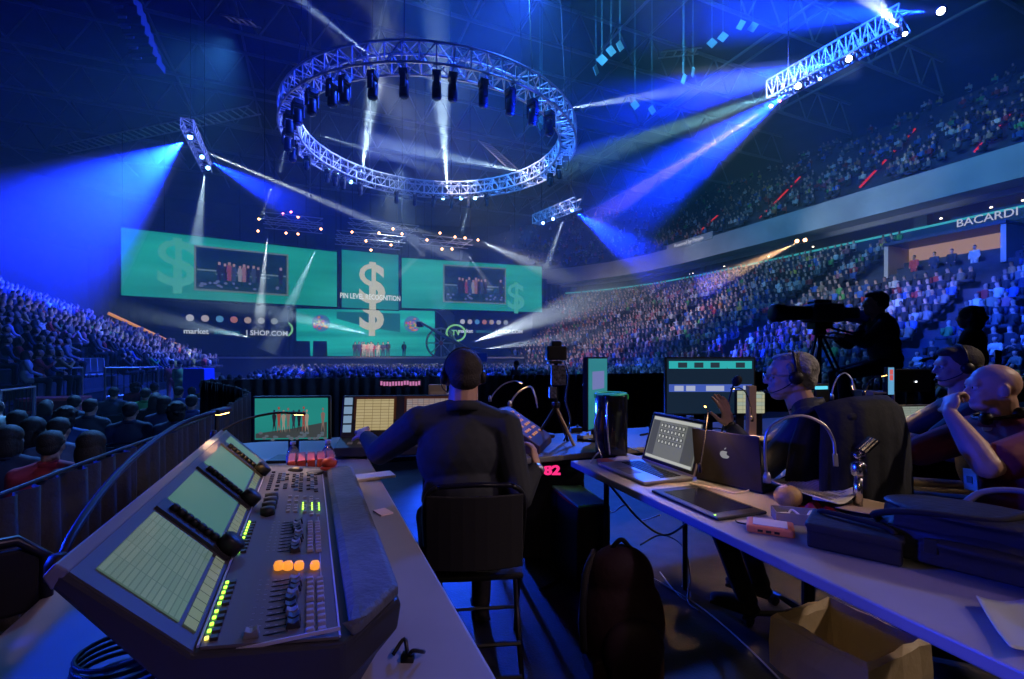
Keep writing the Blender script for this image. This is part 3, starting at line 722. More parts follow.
# ------------------------------------------------------------------ lighting console
KW = mat('console_grey', (.13,.12,.13), .42, bump=.05, bscale=300)
KD = mat('console_dark', (.035,.035,.04), .45)
KT = mat('console_bezel', (.085,.082,.078), .45)
N0, D0 = -.08, 1.5
con = thing('lighting_console', 'big angled lighting console with three touchscreens, faders and padded wrist rest', 'console', A(D0, N0, .75), TH)
off = (-N0, -D0, -.75)
prof = [(-.320,1.060),(-.163,.902),(.055,.868),(.165,.860),(.172,.845),(.165,.80),(.12,.755),(-.12,.755),(-.20,.865),(-.328,1.035)]
b = MB(off)
def cs(d, k):
    return [(min(n, k), d, z) for n, z in prof]
b.rings([cs(.84,.052), cs(.975,.172), cs(2.16,.172), cs(2.24,.10)])
b.build('body', [KD], con, bevel=.006)
# top plates
def slope(s, lift=0.0):                       # point on the screen slope, s=0 at the bottom edge
    n, z = -.163-.157*s, .902+.158*s; L = math.hypot(.157,.158)
    return n+.158/L*lift, z+.157/L*lift
def deck(n, lift=0.0):                        # point on the fader deck
    return .902-.034*(n+.163)/.218+lift
def plate(d0, d1, s0, s1, lift, th, name, m, parent=con, uv=True):
    b = MB(off); q = []
    for (d, s) in ((d0,s0),(d1,s0),(d1,s1),(d0,s1)):
        n, z = slope(s, lift); q.append((n, d, z))
    q2 = []
    for (d, s) in ((d0,s0),(d1,s0),(d1,s1),(d0,s1)):
        n, z = slope(s, lift-th); q2.append((n, d, z))
    b.quad(*q, uv=((d1-d0), (s1-s0)*.227))
    for i in range(4): b.quad(q[i], q[(i+1)%4], q2[(i+1)%4], q2[i])
    return b.build(name, m, parent)
plate(.845, 2.2, .0, 1.0, .003, .004, 'screen_bezel', KT)
b = MB(off); b.prism([(-.336,1.052),(-.322,1.068),(-.306,1.054),(-.326,1.03)], 'y', .84, 2.2); b.build('top_rail', mat('rail_paint', (.20,.20,.24), .25), con, bevel=.003)
SC1 = table_screen('sheet_screen', (.105,.18,.155), (.135,.21,.18), (.075,.135,.115), .72, .060, .0105)
SC2 = streak_screen('dim_screen', (.01,.13,.09), (.14,.24,.15), .8, 9, .5)
SC3 = streak_screen('dim_screen_b', (.01,.17,.13), (.14,.26,.18), .8, 11, .3)
SC4 = table_screen('strip_screen', (.20,.25,.17), (.24,.27,.2), (.04,.05,.04), .6, .03, .03)
for i, (a, c, m) in enumerate(((.885,1.165,SC1),(1.265,1.545,SC2),(1.655,1.945,SC3),(2.04,2.17,SC3))):
    p = plate(a, c, .19, .84, .006, .002, 'touchscreen', m)
    if i < 3: plate(a, c, .05, .155, .006, .002, 'strip_display', SC4, p)
for d in (1.215, 1.60, 1.99):
    q = plate(d-.032, d+.032, .03, .86, .010, .008, 'encoder_strip', KD)
    n, z = slope(.10, .02); tilt = Matrix.Rotation(-math.atan2(.158,.157), 3, 'Y').inverted() if False else Matrix.Rotation(math.atan2(.158,.157), 3, 'Y')
    b = MB(off); b.lathe([(.027,0),(.026,.026),(.020,.031),(.001,.031)], (slope(.10,.010)[0], d, slope(.10,.010)[1]), 18, tilt); b.build('encoder_knob', BLACK, q, smooth=True)
    for k in range(7):
        s = .26+k*.078; n, z = slope(s, .010)
        b = MB(off); b.lathe([(.009,0),(.0085,.012),(.001,.013)], (n, d, z), 10, tilt); b.build('small_knob', BLACK, q, smooth=True)
# raised fader deck plate
b = MB(off)
b.rings([[(-.155,.852,deck(-.155)+.001),(.045,.852,deck(.045)+.001),(.045,.852,deck(.045)+.006),(-.155,.852,deck(-.155)+.006)],
         [(-.155,2.16,deck(-.155)+.001),(.045,2.16,deck(.045)+.001),(.045,2.16,deck(.045)+.006),(-.155,2.16,deck(-.155)+.006)]])
b.build('fader_deck', KW, con)
b = MB(off)
for n in (-.158, .047): b.box((n,1.506,deck(n)+.007), (.003,1.31,.004))
b.box((-.055,.851,deck(-.055)+.005), (.205,.003,.006)); b.box((.022,1.2,deck(.022)+.006), (.0015,.62,.001))
b.build('deck_trim', mat('pale_line', (.5,.5,.6), .4), con)
b = MB(off)                                   # padded wrist rest
b.rings([[(.064,d,.868),(.064,d,.884),(.080,d,.892),(k-.012,d,.890),(k,d,.882),(k,d,.866)] for d, k in ((.862,.070),(.868,.082),(.975,.166),(1.0,.168),(2.10,.168),(2.13,.155))])
b.build('wrist_rest', mat('leatherette', (.13,.14,.15), .5, bump=.5, bscale=60, var=.25, vscale=12), con, smooth=False, bevel=.003)
# channels
GLED = E('green_led', (.35,1,.05), 3.5); YLED = E('yellow_led', (1,.8,.1), 3.0)
slotM = mat('slot_black', (.004,.004,.004), .9); capM = mat('fader_cap', (.03,.03,.035), .35); capL = mat('fader_cap_grey', (.22,.21,.22), .4); btnM = mat('button_grey', (.33,.31,.34), .45); btnD = mat('button_dark', (.05,.045,.05), .4)
chs = [.872+i*.0215 for i in range(5)]+[.987+i*.0215 for i in range(5)]+[1.235+i*.0225 for i in range(5)]+[1.355+i*.0225 for i in range(5)]
slots, ticks, btn_l, btn_r = MB(off), MB(off), MB(off), MB(off)
capproto = []
random.seed(5)
for i, d in enumerate(chs):
    slots.box((-.065, d, deck(-.065)+.0065), (.062,.0035,.001))
    for k in range(5): ticks.box((-.092+k*.013, d+.009, deck(-.09+k*.013)+.0065), (.005,.0008,.0008))
    b = MB(off); b.box((-.150, d, deck(-.150)+.008), (.0055,.006,.004)); b.build('channel_led', YLED if i == 0 else GLED, con, bevel=.001)
    btn_l.box((-.140, d, deck(-.140)+.008), (.012,.012,.006))
    for n in (.000, .019): btn_r.box((n, d, deck(n)+.010), (.0155,.0125,.008), taper=.8)
    n = -.088 if i == 0 else (-.030+.004*math.sin(i))
    b = MB(off); z = deck(n)+.006
    b.prism([(n-.012,z),(n-.009,z+.014),(n-.002,z+.010),(n+.002,z+.010),(n+.009,z+.014),(n+.012,z)], 'y', d-.0085, d+.0085)
    b.build('fader_cap', capM if i % 3 else capL, con, bevel=.001)
slots.build('fader_slots', slotM, con); ticks.build('scale_marks', mat('pale_line'), con)
btn_l.build('flash_buttons', btnD, con, bevel=.001); btn_r.build('paired_buttons', btnM, con, bevel=.0015)
for n in (-.066, -.044, -.022, .010):                    # the row of lit amber knobs between the banks
    b = MB(off); b.lathe([(.0095,0),(.0105,.010),(.008,.016),(.001,.017)], (n+(.004 if n < -.05 else 0), 1.135, deck(n)+.006), 14); b.build('amber_knob', mat('amber_knob', (.8,.3,.05), .3, emit=(1,.35,.04), es=.9), con, smooth=True)
# upper block: executor buttons, encoders, small keys
b = MB(off)
for i in range(7):
    for n in (-.060,-.040,-.015,.004,.022):
        if (i*3+int(n*1000)) % 5: b.box((n, 1.52+i*.028+(.02 if i > 3 else 0), deck(n)+.009), (.011,.013,.006))
b.build('key_block', btnM, con, bevel=.001)
b = MB(off)
for i in range(4): b.box((.006,1.56+i*.022,deck(.006)+.0125), (.004,.010,.002)); b.box((-.020,1.56+i*.022,deck(-.02)+.0125), (.004,.010,.002)); b.box((.026,1.56+i*.022,deck(.026)+.0125), (.004,.010,.002))
b.build('key_lights', GLED, con)
for i in range(4):
    d = 1.52+i*.052; n = -.112
    b = MB(off); b.lathe([(.020,0),(.019,.020),(.001,.022)], (n, d, deck(n)+.006), 16); b.build('large_knob', BLACK if i < 2 else KD, con, smooth=True)
b = MB(off)
for i in range(11):
    for n in (-.130,-.105,-.08,-.055,-.03,-.005,.02):
        if random.random() < .75: b.box((n, 1.79+i*.026, deck(n)+.009), (.013,.012,.006))
b.build('command_keys', btnD, con, bevel=.001)
b = MB(off)
for i in range(10):
    for n in (-.092,-.045,.008):
        if random.random() < .6: b.box((n, 1.80+i*.026, deck(n)+.009), (.013,.012,.0065))
b.build('blue_keys', mat('blue_key', (.1,.16,.3), .4), con, bevel=.001)
b = MB(off)
b.lathe([(.032,0),(.034,.008),(.026,.010),(.001,.010)], (.02,2.085,deck(.02)+.004), 20); b.build('trackball_rim', BLACK, con, smooth=True)
b = MB(off); b.ball((-.055,2.11,deck(-.05)+.008), (.030,.026,.014), 14); b.build('grip_knob', BLACK, con, smooth=True)
# red ball at the console's far right
p = onz(283+0, 466, .9)
b = MB(); b.ball((0,0,.022), (.032,.032,.024), 18); b.lathe([(.036,0),(.036,.008),(.03,.012)], (0,0,-.003), 18)
tag(b.build('trackball', mat('red_plastic', (.45,.06,.04), .3), loc=A(2.13,.075,.885), smooth=True), 'red trackball on the far end of the lighting console', 'trackball')
# ------------------------------------------------------------------ gooseneck lamps
def gooseneck(label, pts, Z, r0, headdir, hl=.075, col=(1,.55,.22), en=1.2, m=BLACK, glow=True, rect=True, name='gooseneck_lamp'):
    P = [at(x,y,Y) for x, y, Y in pts]
    base = P[0].copy(); r = thing(name, label, 'lamp', base)
    P = [p-base for p in P]; Q = smooth_path(P, 7)
    b = MB(); b.lathe([(r0*2.4,-.01),(r0*2.4,.015),(r0*1.5,.03)], seg=12); b.build('socket', m, r, smooth=True)
    b = MB(); b.tube(Q, r0, 8); b.build('neck', m, r, smooth=True)
    e = Q[-1]; t = (Q[-1]-Q[-3]).normalized(); q = t.to_track_quat('X', 'Z').to_matrix()
    b = MB(); b.box(e+t*hl*.4, (hl, hl*.36, hl*.20), q); b.build('lamp_head', m, r, bevel=hl*.05)
    if glow:
        b = MB(); b.box(e+t*hl*.45-q@Vector((0,0,hl*.115)), (hl*.6, hl*.22, hl*.05), q); b.build('bulb', WARM, r)
        l = bpy.data.lights.new('lamp_light', 'SPOT'); l.energy = en; l.color = col; l.spot_size = 2.2; l.spot_blend = .8; l.shadow_soft_size = .02
        lo = bpy.data.objects.new('lamp_light', l); C.objects.link(lo); lo.parent = r; lo.location = e+t*hl*.45-Vector((0,0,hl*.30))
    return r
gooseneck('large black gooseneck lamp arching over the black drape at the console\'s left', ((58,572,.80),(72,535,.85),(105,488,1.0),(140,452,1.2),(175,427,1.38),(205,415,1.5),(216,412,1.56)), 0, .0075, None, .085, en=4)
gooseneck('thin gooseneck lamp at the console\'s far end in front of the small stage monitor', ((214,438,1.83),(228,427,1.88),(250,418,1.95),(275,413,2.0),(292,413,2.03)), 0, .0055, None, .06, en=4)
gooseneck('tiny warm gooseneck lamp behind the silver laptop', ((700,470,2.05),(703,450,2.1),(706,430,2.15),(708,412,2.18),(706,407,2.15)), 0, .003, None, .03, en=8, m=DARKM)
gooseneck('small gooseneck lamp on the far desk just left of the grey-haired man\'s face', ((752,420,3.0),(750,405,3.0),(746,393,3.0),(740,388,2.98),(735,388,2.96)), 0, .004, None, .04, en=42, m=DARKM)
gooseneck('small curved gooseneck lamp on the far desk right of the grey-haired man', ((832,398,3.3),(833,388,3.3),(838,377,3.3),(845,373,3.3),(851,378,3.28),(853,384,3.27)), 0, .005, None, .05, en=9, m=STEEL)
gooseneck('lit gooseneck lamp on the far desk between the high-backed chair and the dark-haired man', ((864,395,3.3),(868,385,3.3),(874,378,3.3),(880,376,3.28)), 0, .005, None, .05, en=22, m=DARKM)
# big silver unlit gooseneck over the papers
gooseneck('bare silver gooseneck bent over the printed papers, its lamp unlit', ((767,480,1.78),(765,452,1.78),(768,430,1.78),(785,418,1.76),(805,416,1.74),(824,425,1.72),(833,440,1.71),(835,455,1.70)), 0, .0055, None, .045, m=STEEL, glow=False)
# ------------------------------------------------------------------ things beyond the console
def monitor(name, label, tl, br, Y, scr, yaw=0.0, depth=.03, stand=True, ztab=.75, bez=.012, cat='monitor', dvd=None):
    """flat monitor whose face fills pixel box tl..br at distance Y"""
    a, c = at(tl[0],tl[1],Y), at(br[0],br[1],Y); w = (c.x-a.x)/max(.2,math.cos(yaw)); h = a.z-c.z
    mid = Vector(((a.x+c.x)/2, Y, ztab)); r = thing(name, label, cat, mid, yaw)
    z0 = c.z-ztab
    b = MB(); b.box((0,depth/2+.003,z0+h/2), (w,depth,h)); b.build('case', BLACK, r, bevel=.006)
    b = MB(); b.box((0,.001,z0+h/2), (w,.012,h)); b.build('bezel', BLACK, r, bevel=.003)
    b = MB(); b.quad((-w/2+bez,-.006,z0+bez),(w/2-bez,-.006,z0+bez),(w/2-bez,-.006,z0+h-bez),(-w/2+bez,-.006,z0+h-bez), uv=(w,h)); s = b.build('screen', scr, r, recalc=False)
    if stand:
        b = MB(); b.box((0,.03,z0/2+.05), (.06,.02,z0+.1)); b.box((0,.02,.008), (.24,.18,.016)); b.build('stand', BLACK, r, bevel=.004)
    return r, s, w, h, z0
# stage monitor: the group on stage again
TEALS = streak_screen('stage_picture', (.01,.16,.15), (.02,.30,.26), .9, 10, .3)
m1, s1, w, h, z0 = monitor('monitor', 'small monitor behind the console showing the group on the teal stage', (255,396), (329,441), 2.75, TEALS, yaw=-.06)
m1.rotation_euler.z = .10
b = MB(); b.prism([(-w*.46,z0+.02),(-w*.46,z0+h*.18),(0,z0+h*.28),(w*.46,z0+h*.42),(w*.46,z0+.02)], 'y', -.009, -.0075); b.build('pictured_floor', E('pic_floor', (.05,.06,.06), .8), s1)
random.seed(8)
pc = [E('pf1', (.015,.015,.02), .8), E('pf2', (.22,.14,.12), .8), E('pf3', (.32,.07,.05), .8), E('pf4', (.03,.03,.05), .8), E('pf5', (.35,.28,.22), .8)]
for i, x in enumerate((-.22,-.16,-.10,-.04,.03,.10,.16,.20,.41)):
    hh = h*random.uniform(.50,.60); x0 = x*w; b = MB()
    zz = z0+h*.20
    b.prism([(x0-.009,zz),(x0-.006,zz+hh*.4),(x0-.012,zz+hh*.72),(x0,zz+hh*.80),(x0+.012,zz+hh*.72),(x0+.006,zz+hh*.4),(x0+.009,zz),(x0,zz+hh*.30)], 'y', -.012, -.010); b.ball((x0,-.011,zz+hh*.90), (.006,.002,.009), 8)
    b.build('pictured_figure', pc[(i*2) % 5], s1)
b = MB()
for i in range(26): b.ball((random.uniform(-.45,.45)*w,-.012,z0+h*random.uniform(.04,.2)), (.012,.002,.008), 6)
b.build('pictured_crowd', E('pic_crowd', (.10,.13,.16), .8), s1)
# second console with two amber-lit screens
c2 = at(388,430,2.75); r = thing('video_console', 'console with two amber-lit touchscreens in front of the seated operator', 'console', Vector((c2.x,2.95,.75)), .10)
def scr_in(r, x0, x1, zb, zt, y, m, nm, fr=None, tilt=.25):
    b = MB(); dz = zt-zb
    b.quad((x0,y,zb),(x1,y,zb),(x1,y+dz*tilt,zt),(x0,y+dz*tilt,zt), uv=(x1-x0,dz)); return b.build(nm, m, r, recalc=False)
b = MB(); b.prism([(-.10,0),(-.16,.02),(-.16,.07),(-.02,.11),(.055,.36),(.10,.36),(.10,0)], 'x', -.34, .36); b.build('body', KD, r, bevel=.006)
AMB = table_screen('amber_screen', (.50,.40,.20), (.55,.45,.24), (.16,.11,.05), .75, .05, .018)
PIN = table_screen('pink_screen', (.32,.28,.30), (.36,.25,.22), (.10,.08,.10), .75, .035, .014)
for x0, x1, m in ((-.25,-.02,AMB),(.06,.32,PIN)):
    b = MB(); b.quad((x0-.015,-.012,.125),(x1+.015,-.012,.125),(x1+.015,.048,.355),(x0-.015,.048,.355)); b.build('orange_lit_bezel', mat('orange_lit_bezel', (.20,.08,.03), .5), r, recalc=False)  # orange light on the screen frames painted as brown colour
    scr_in(r, x0, x1, .15, .34, -.009, m, 'touchscreen')
b = MB()
for i in range(4): b.quad((-.325,-.012+i*.014,.14+i*.055),(-.275,-.012+i*.014,.14+i*.055),(-.275,.0+i*.014,.185+i*.055),(-.325,.0+i*.014,.185+i*.055))
b.build('side_display', E('side_blue', (.25,.4,.6), .7), r, recalc=False)
b = MB(); b.box((.02,.035,.44), (.26,.03,.045)); q = b.build('name_strip', BLACK, r, bevel=.004)
b = MB()
for i in range(14): b.box((-.095+i*.018,.019,.44+random.uniform(-.004,.004)), (.012,.004,.026))
b.build('strip_lights', E('strip_pink', (.6,.2,.45), .9), q)
b = MB()
for i in range(10): b.box((-.26+i*.06,-.10,.085), (.03,.03,.01), Matrix.Rotation(.28,3,'X'))
b.build('key_rows', btnM, r, bevel=.001)
# small bits between: bottles, red box, card stack
def bottle(name, label, px, py, Y, h, rad, m, capm, ztab=.75, cat='bottle'):
    p = at(px,py,Y); r = thing(name, label, cat, Vector((p.x,Y,ztab)))
    b = MB(); b.lathe([(rad*.9,0),(rad,.01),(rad,h*.30),(rad*.93,h*.34),(rad,h*.38),(rad,h*.62),(rad*.75,h*.76),(rad*.36,h*.86),(rad*.34,h*.92)], seg=18); b.build('body', m, r, smooth=True)
    b = MB(); b.lathe([(rad*.42,h*.92),(rad*.42,h),(rad*.01,h)], seg=14); b.build('cap', capm, r)
    b = MB(); b.lathe([(rad*1.02,h*.40),(rad*1.02,h*.60)], seg=18); b.build('paper_band', mat('bottle_band', (.35,.4,.5), .5), r)
    return r
CLR = mat('clear_plastic', (.75,.8,.85), .08, trans=.85, spec=.6)
bottle('water_bottle', 'clear water bottle right in front of the stage monitor', 328, 455, 2.35, .19, .034, CLR, WHITEM)
bottle('water_bottle', 'clear water bottle beside the red folders behind the console', 293, 450, 2.42, .17, .032, CLR, WHITEM)
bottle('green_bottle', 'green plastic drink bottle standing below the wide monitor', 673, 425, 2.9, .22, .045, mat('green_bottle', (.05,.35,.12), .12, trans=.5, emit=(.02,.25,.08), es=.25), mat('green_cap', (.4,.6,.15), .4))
r = thing('red_folder_stack', 'row of upright dark red folders just past the console\'s far end', 'folders', A(2.36,.03,.75), TH)
for i in range(5):
    b = MB(); b.box((-.10+i*.038,0,.075), (.032,.20,.15), Matrix.Rotation(.04*(i-2),3,'Y')); b.build('folder', mat('red_folder', (.22,.03,.03), .5), r, bevel=.004)
r = tag(MB().box((0,0,.004), (.05,.075,.006), .2).build('sticky_pad', mat('pink_paper', (.85,.62,.75), .7), loc=onz(383,513,.75), rz=.5, bevel=.001), 'small square of pink note paper on the table edge beside the wrist rest', 'note pad')
b = MB(); b.box((0,0,.006), (.18,.11,.012)); tag(b.build('paper_pad', PAPER, loc=A(2.44,.30,.752), rz=TH+.1, bevel=.002), 'flat white pad between the console and the seated operator', 'paper')
# clip and coiled cable on the near table
b = MB(); b.tube(smooth_path([(-.03,0,.01),(-.012,.02,.03),(0,0,.012),(.014,-.018,.03),(.03,.01,.01)], 5), .004, 6); b.box((0,0,.006), (.025,.02,.012))
tag(b.build('cable_clip', DARKM, loc=onz(408,660,.75), smooth=True), 'small dark cable clip on the bare table edge at the bottom', 'clip')
b = MB()
P = []
for k in range(90):
    a = k*.28; P.append((.085*math.cos(a)*(1-.002*k), .07*math.sin(a), .006+.0006*k))
b.tube(P, .0045, 6); tag(b.build('coiled_cable', RUBBER, loc=A(1.10,-.32,.75), smooth=True), 'black cable coiled on the blue-lit table left of the console', 'cable')
r = thing('folding_chair', 'folded dark metal chair leaning at the bottom left corner', 'chair', (-1.25,.98,0), .8)
b = MB(); b.tube([(-.2,0,.0),(-.2,.1,.85),(-.15,.1,.9),(.15,.1,.9),(.2,.1,.85),(.2,0,0)], .014, 8); b.build('frame', DARKM, r, smooth=True)
b = MB(); b.box((0,.05,.5), (.36,.02,.4), Matrix.Rotation(-.1,3,'X')); b.build('seat', MATTE, r, bevel=.01)
b = MB(); b.box((0,.1,.8), (.38,.02,.16), Matrix.Rotation(-.1,3,'X')); b.build('backrest', MATTE, r, bevel=.01)
# ------------------------------------------------------------------ black drape round the platform
def drape(name, label, pts, z0, z1f, parent=None, per=.11, amp=.034):
    P = smooth_path([(x,y,0) for x, y in pts], 12); L = [0]
    for a, c in zip(P, P[1:]): L.append(L[-1]+(c-a).length)
    tot = L[-1]; N = int(tot/.018); cols = []
    j = 0
    for i in range(N+1):
        s = tot*i/N
        while j < len(L)-2 and L[j+1] < s: j += 1
        f = (s-L[j])/max(1e-6, L[j+1]-L[j]); p = P[j].lerp(P[j+1], f); t = (P[j+1]-P[j]).normalized(); nr = Vector((t.y,-t.x,0))
        ph = s/per*2*PI+1.3*math.sin(s*3.1)+.8*math.sin(s*7.7)
        col = []
        for k in range(7):
            g = k/6; z = z0+(z1f(s/tot)-z0)*(1-g)
            col.append(p+nr*(amp*(.55+.6*g)*math.sin(ph)+.010*math.sin(ph*.37+g*2))+Vector((0,0,z)))
        cols.append(col)
    b = MB(); b.rings(cols, closed=False, caps=False)
    o = b.build(name, CLOTHB, smooth=True, solid=.004); return tag(o, label, 'drape')
drape('black_drape', 'black pleated drape along the platform\'s left edge behind the console', [(-1.05,.55),(-1.30,.95),(-1.57,1.71),(-1.80,2.45),(-2.08,3.3)], FLZ+.02, lambda t: .97-.02*math.sin(t*3))
b = MB(); b.tube(smooth_path([(-1.04,.53,.965),(-1.30,.95,.965),(-1.57,1.71,.965),(-1.80,2.45,.96),(-2.08,3.3,.96)], 8), .007, 6)
tag(b.build('drape_rail', DARKM, smooth=True), 'dark rail along the top of the left black drape', 'rail')
cn = A(6.5,-1.0,0)
drape('black_drape', 'black pleated drape closing the platform\'s far left corner', [(-2.08,3.3),(-2.6,4.6),(cn.x-.2,cn.y)], FLZ+.02, lambda t: .97+.12*t)
cr_ = A(6.5,9.5,0)
drape('black_drape', 'long black drape across the front of the platform facing the floor audience', [(cn.x-.2,cn.y),((cn.x+cr_.x)/2,(cn.y+cr_.y)/2),(cr_.x,cr_.y)], FLZ+.02, lambda t: 1.09, per=.14, amp=.04)
# ================================================================== THE RIGHT HAND TABLES' GEAR
def rq(a): return Matrix.Rotation(a,3,'Z')
def laptop(label, c, yaw, w, d, h, tilt, body, scr, lid_mark=False):
    """c: middle of the hinge at table height; the keyboard half lies towards local -y, the lid leans back by tilt"""
    r = thing('laptop', label, 'laptop', c, yaw)
    b = MB(); b.box((0,-d/2,.009), (w,d,.016)); bs = b.build('base', body, r, bevel=.005)
    b = MB(); 
    for j in range(5):
        for i in range(13): b.box((-w*.38+i*w*.063, -d*.18-j*d*.085, .0185), (w*.052, d*.068, .003))
    b.build('keyboard_keys', BLACK, bs)
    b = MB(); b.box((0,-d*.8,.0175), (w*.28,d*.26,.0012)); b.build('trackpad', GREY, bs)
    R = Matrix.Rotation(-tilt,3,'X')
    b = MB(); b.box(R@Vector((0,0,h/2))+Vector((0,.004,.014)), (w,.009,h), R); ld = b.build('lid', body, r, bevel=.003)
    f = lambda x, z, y=-.0015: R@Vector((x,y,z))+Vector((0,0,.014))
    b = MB(); b.quad(f(-w*.485,.012), f(w*.485,.012), f(w*.485,h*.97), f(-w*.485,h*.97)); b.build('bezel', BLACK, ld, recalc=False)
    b = MB(); b.quad(f(-w*.45,.028,-.003), f(w*.45,.028,-.003), f(w*.45,h*.93,-.003), f(-w*.45,h*.93,-.003), uv=(w,h)); s = b.build('screen', scr, ld, recalc=False)
    return r, ld, s, f, R
LS = E('laptop_grey', (.20,.21,.19), .7)
l1, ld, sc, f, R = laptop('open silver laptop showing a grid of thumbnails, on the table edge', Vector((.815,2.50,.751)), math.radians(-71.5), .44, .28, .285, .30, STEEL, LS)
w, h = .44, .285
b = MB(); b.quad(f(-.19,h*.86,-.004), f(.19,h*.86,-.004), f(.19,h*.92,-.004), f(-.19,h*.92,-.004)); b.quad(f(-.19,h*.11,-.004), f(.19,h*.11,-.004), f(.19,h*.16,-.004), f(-.19,h*.16,-.004)); b.build('menu_bars', E('menu_bar', (.55,.56,.52), .8), sc, recalc=False)
b = MB(); b.quad(f(.10,h*.17,-.004), f(.19,h*.17,-.004), f(.19,h*.85,-.004), f(.10,h*.85,-.004)); b.quad(f(-.19,h*.17,-.004), f(-.13,h*.17,-.004), f(-.13,h*.85,-.004), f(-.19,h*.85,-.004)); b.build('side_panes', E('side_pane', (.08,.085,.085), .8), sc, recalc=False)
b = MB()
for j in range(4):
    for i in range(7): x = -.115+i*.030; z = h*(.74-j*.105); b.quad(f(x,z,-.0045), f(x+.022,z,-.0045), f(x+.022,z+h*.07,-.0045), f(x,z+h*.07,-.0045))
b.build('thumbnails', E('thumb_dark', (.05,.055,.05), .7), sc, recalc=False)
b = MB()
for j in range(4):
    for i in range(7): x = -.112+i*.030+.004*(j%2); z = h*(.75-j*.105); b.quad(f(x,z,-.005), f(x+.011,z,-.005), f(x+.011,z+h*.045,-.005), f(x,z+h*.045,-.005))
b.build('thumbnail_marks', E('thumb_light', (.65,.66,.6), .8), sc, recalc=False)
l2, ld2, sc2, f2, R2 = laptop('black laptop seen from behind with a pale fruit emblem on its lid', Vector((1.005,2.19,.751)), math.radians(180-54), .325, .25, .245, .12, mat('laptop_black', (.010,.010,.012), .5), LS)
# emblem on the lid's back
b = MB(); y = .0095
c0 = R2@Vector((0,y,.14))+Vector((0,0,.014)); P = []
for k in range(28):
    a = 2*PI*k/28; rr = .021*(1+.10*math.cos(2*a)-.10*max(0,math.sin(a))**8-.06*max(0,-math.sin(a))**8)
    x, z = rr*math.cos(a), rr*math.sin(a)
    if x < -.014 and z > -.004: x = -.014+(.004 if abs(z-.004)<.008 else 0)
    P.append((x,z))
vs = [b.v(R2@Vector((x,y,.14+z))+Vector((0,0,.014))) for x, z in P]; b.f(vs)
vs = [b.v(R2@Vector((x,y,.14+z))+Vector((0,0,.014))) for x, z in ((.001,.023),(-.001,.030),(-.010,.036),(-.008,.028))]; b.f(vs)
b.build('lid_emblem', E('emblem_pale', (.35,.36,.36), .6), ld2)
# drawing tablet
p = Vector((.80,1.95,.75)); r = thing('drawing_tablet', 'flat black drawing tablet with a tiny green light beside the silver laptop', 'tablet', p, math.radians(-70.5))
b = MB(); b.box((0,0,.007), (.40,.24,.012)); b.build('body', BLACK, r, bevel=.006)
b = MB(); b.box((0,.005,.0135), (.30,.19,.001)); b.build('active_area', mat('tablet_glass', (.015,.018,.025), .15), r)
b = MB(); b.box((.17,-.105,.0145), (.006,.006,.002)); b.build('status_led', GLED, r)
# rugged drive
p = onz(770,531,.75); r = thing('portable_drive', 'small orange-cased portable drive with a silver top on the table edge', 'hard drive', p, math.radians(-28))
b = MB(); b.box((0,0,.014), (.145,.105,.026)); b.build('bumper', mat('orange_rubber', (.75,.22,.10), .5), r, bevel=.007)
b = MB(); b.box((0,0,.0285), (.105,.075,.002)); b.build('top_plate', mat('drive_silver', (.65,.6,.72), .35), r)
b = MB()
for x in (-.03,-.005,.02,): b.box((x,-.0535,.013), (.016,.002,.008))
b.build('ports', BLACK, r)
b = MB(); b.tube(smooth_path([(-.075,0,.012),(-.10,.01,.01),(-.11,.04,.006)],6), .003, 6); b.build('plug_cable', RUBBER, r)
# fruit, red pouch, clear box
p = onz(788,508,.75); r = thing('orange_fruit', 'round yellow-brown fruit half behind the clear plastic box', 'fruit', p)
b = MB(); b.ball((0,0,.046), (.052,.050,.046), 18); b.build('flesh', mat('fruit_skin', (.50,.30,.10), .45, bump=.2, bscale=120), r, smooth=True)
b = MB(); b.ball((0,0,.092), (.006,.006,.004), 8); b.build('stem', mat('stem_brown', (.1,.06,.02), .7), r)
p = onz(817,512,.75); r = thing('red_pouch', 'crumpled red and white snack bag beside the round fruit', 'bag', p, -.5)
b = MB(); b.rings([[(x*.07, y*.03*(1.2-abs(x)), .008+.035*(1-x*x)*(.6+.4*math.sin(x*7+y*3))*(1 if q else .05)) for y, q in ((-1,0),(-.7,1),(.7,1),(1,0))] for x in [-1+.2*i for i in range(11)]]); b.build('foil', mat('red_foil', (.60,.03,.03), .3), r)
b = MB(); b.box((.01,-.0,.052), (.05,.02,.004), Matrix.Rotation(.2,3,'X')); b.build('white_patch', PAPER, r)
p = onz(803,522,.75); r = thing('clear_box', 'shallow clear plastic box of odds and ends in front of the fruit', 'box', p, math.radians(-18))
b = MB(); b.box((0,-.045,.02), (.19,.003,.04)); b.box((0,.045,.02), (.19,.003,.04)); b.box((-.095,0,.02), (.003,.09,.04)); b.box((.095,0,.02), (.003,.09,.04)); b.box((0,0,.002), (.19,.09,.003)); b.build('tray', mat('tray_plastic', (.45,.45,.5), .2, trans=.35), r)
b = MB(); b.tube(smooth_path([(-.05,0,.02),(-.03,.02,.035),(0,-.02,.02),(.03,.01,.04),(.05,-.02,.02),(.06,.02,.03)],5), .004, 6); b.build('cable_loop', WHITEM, r, smooth=True)
b = MB(); b.box((-.06,.01,.012), (.05,.04,.02), .4); b.build('adapter', WHITEM, r, bevel=.003)
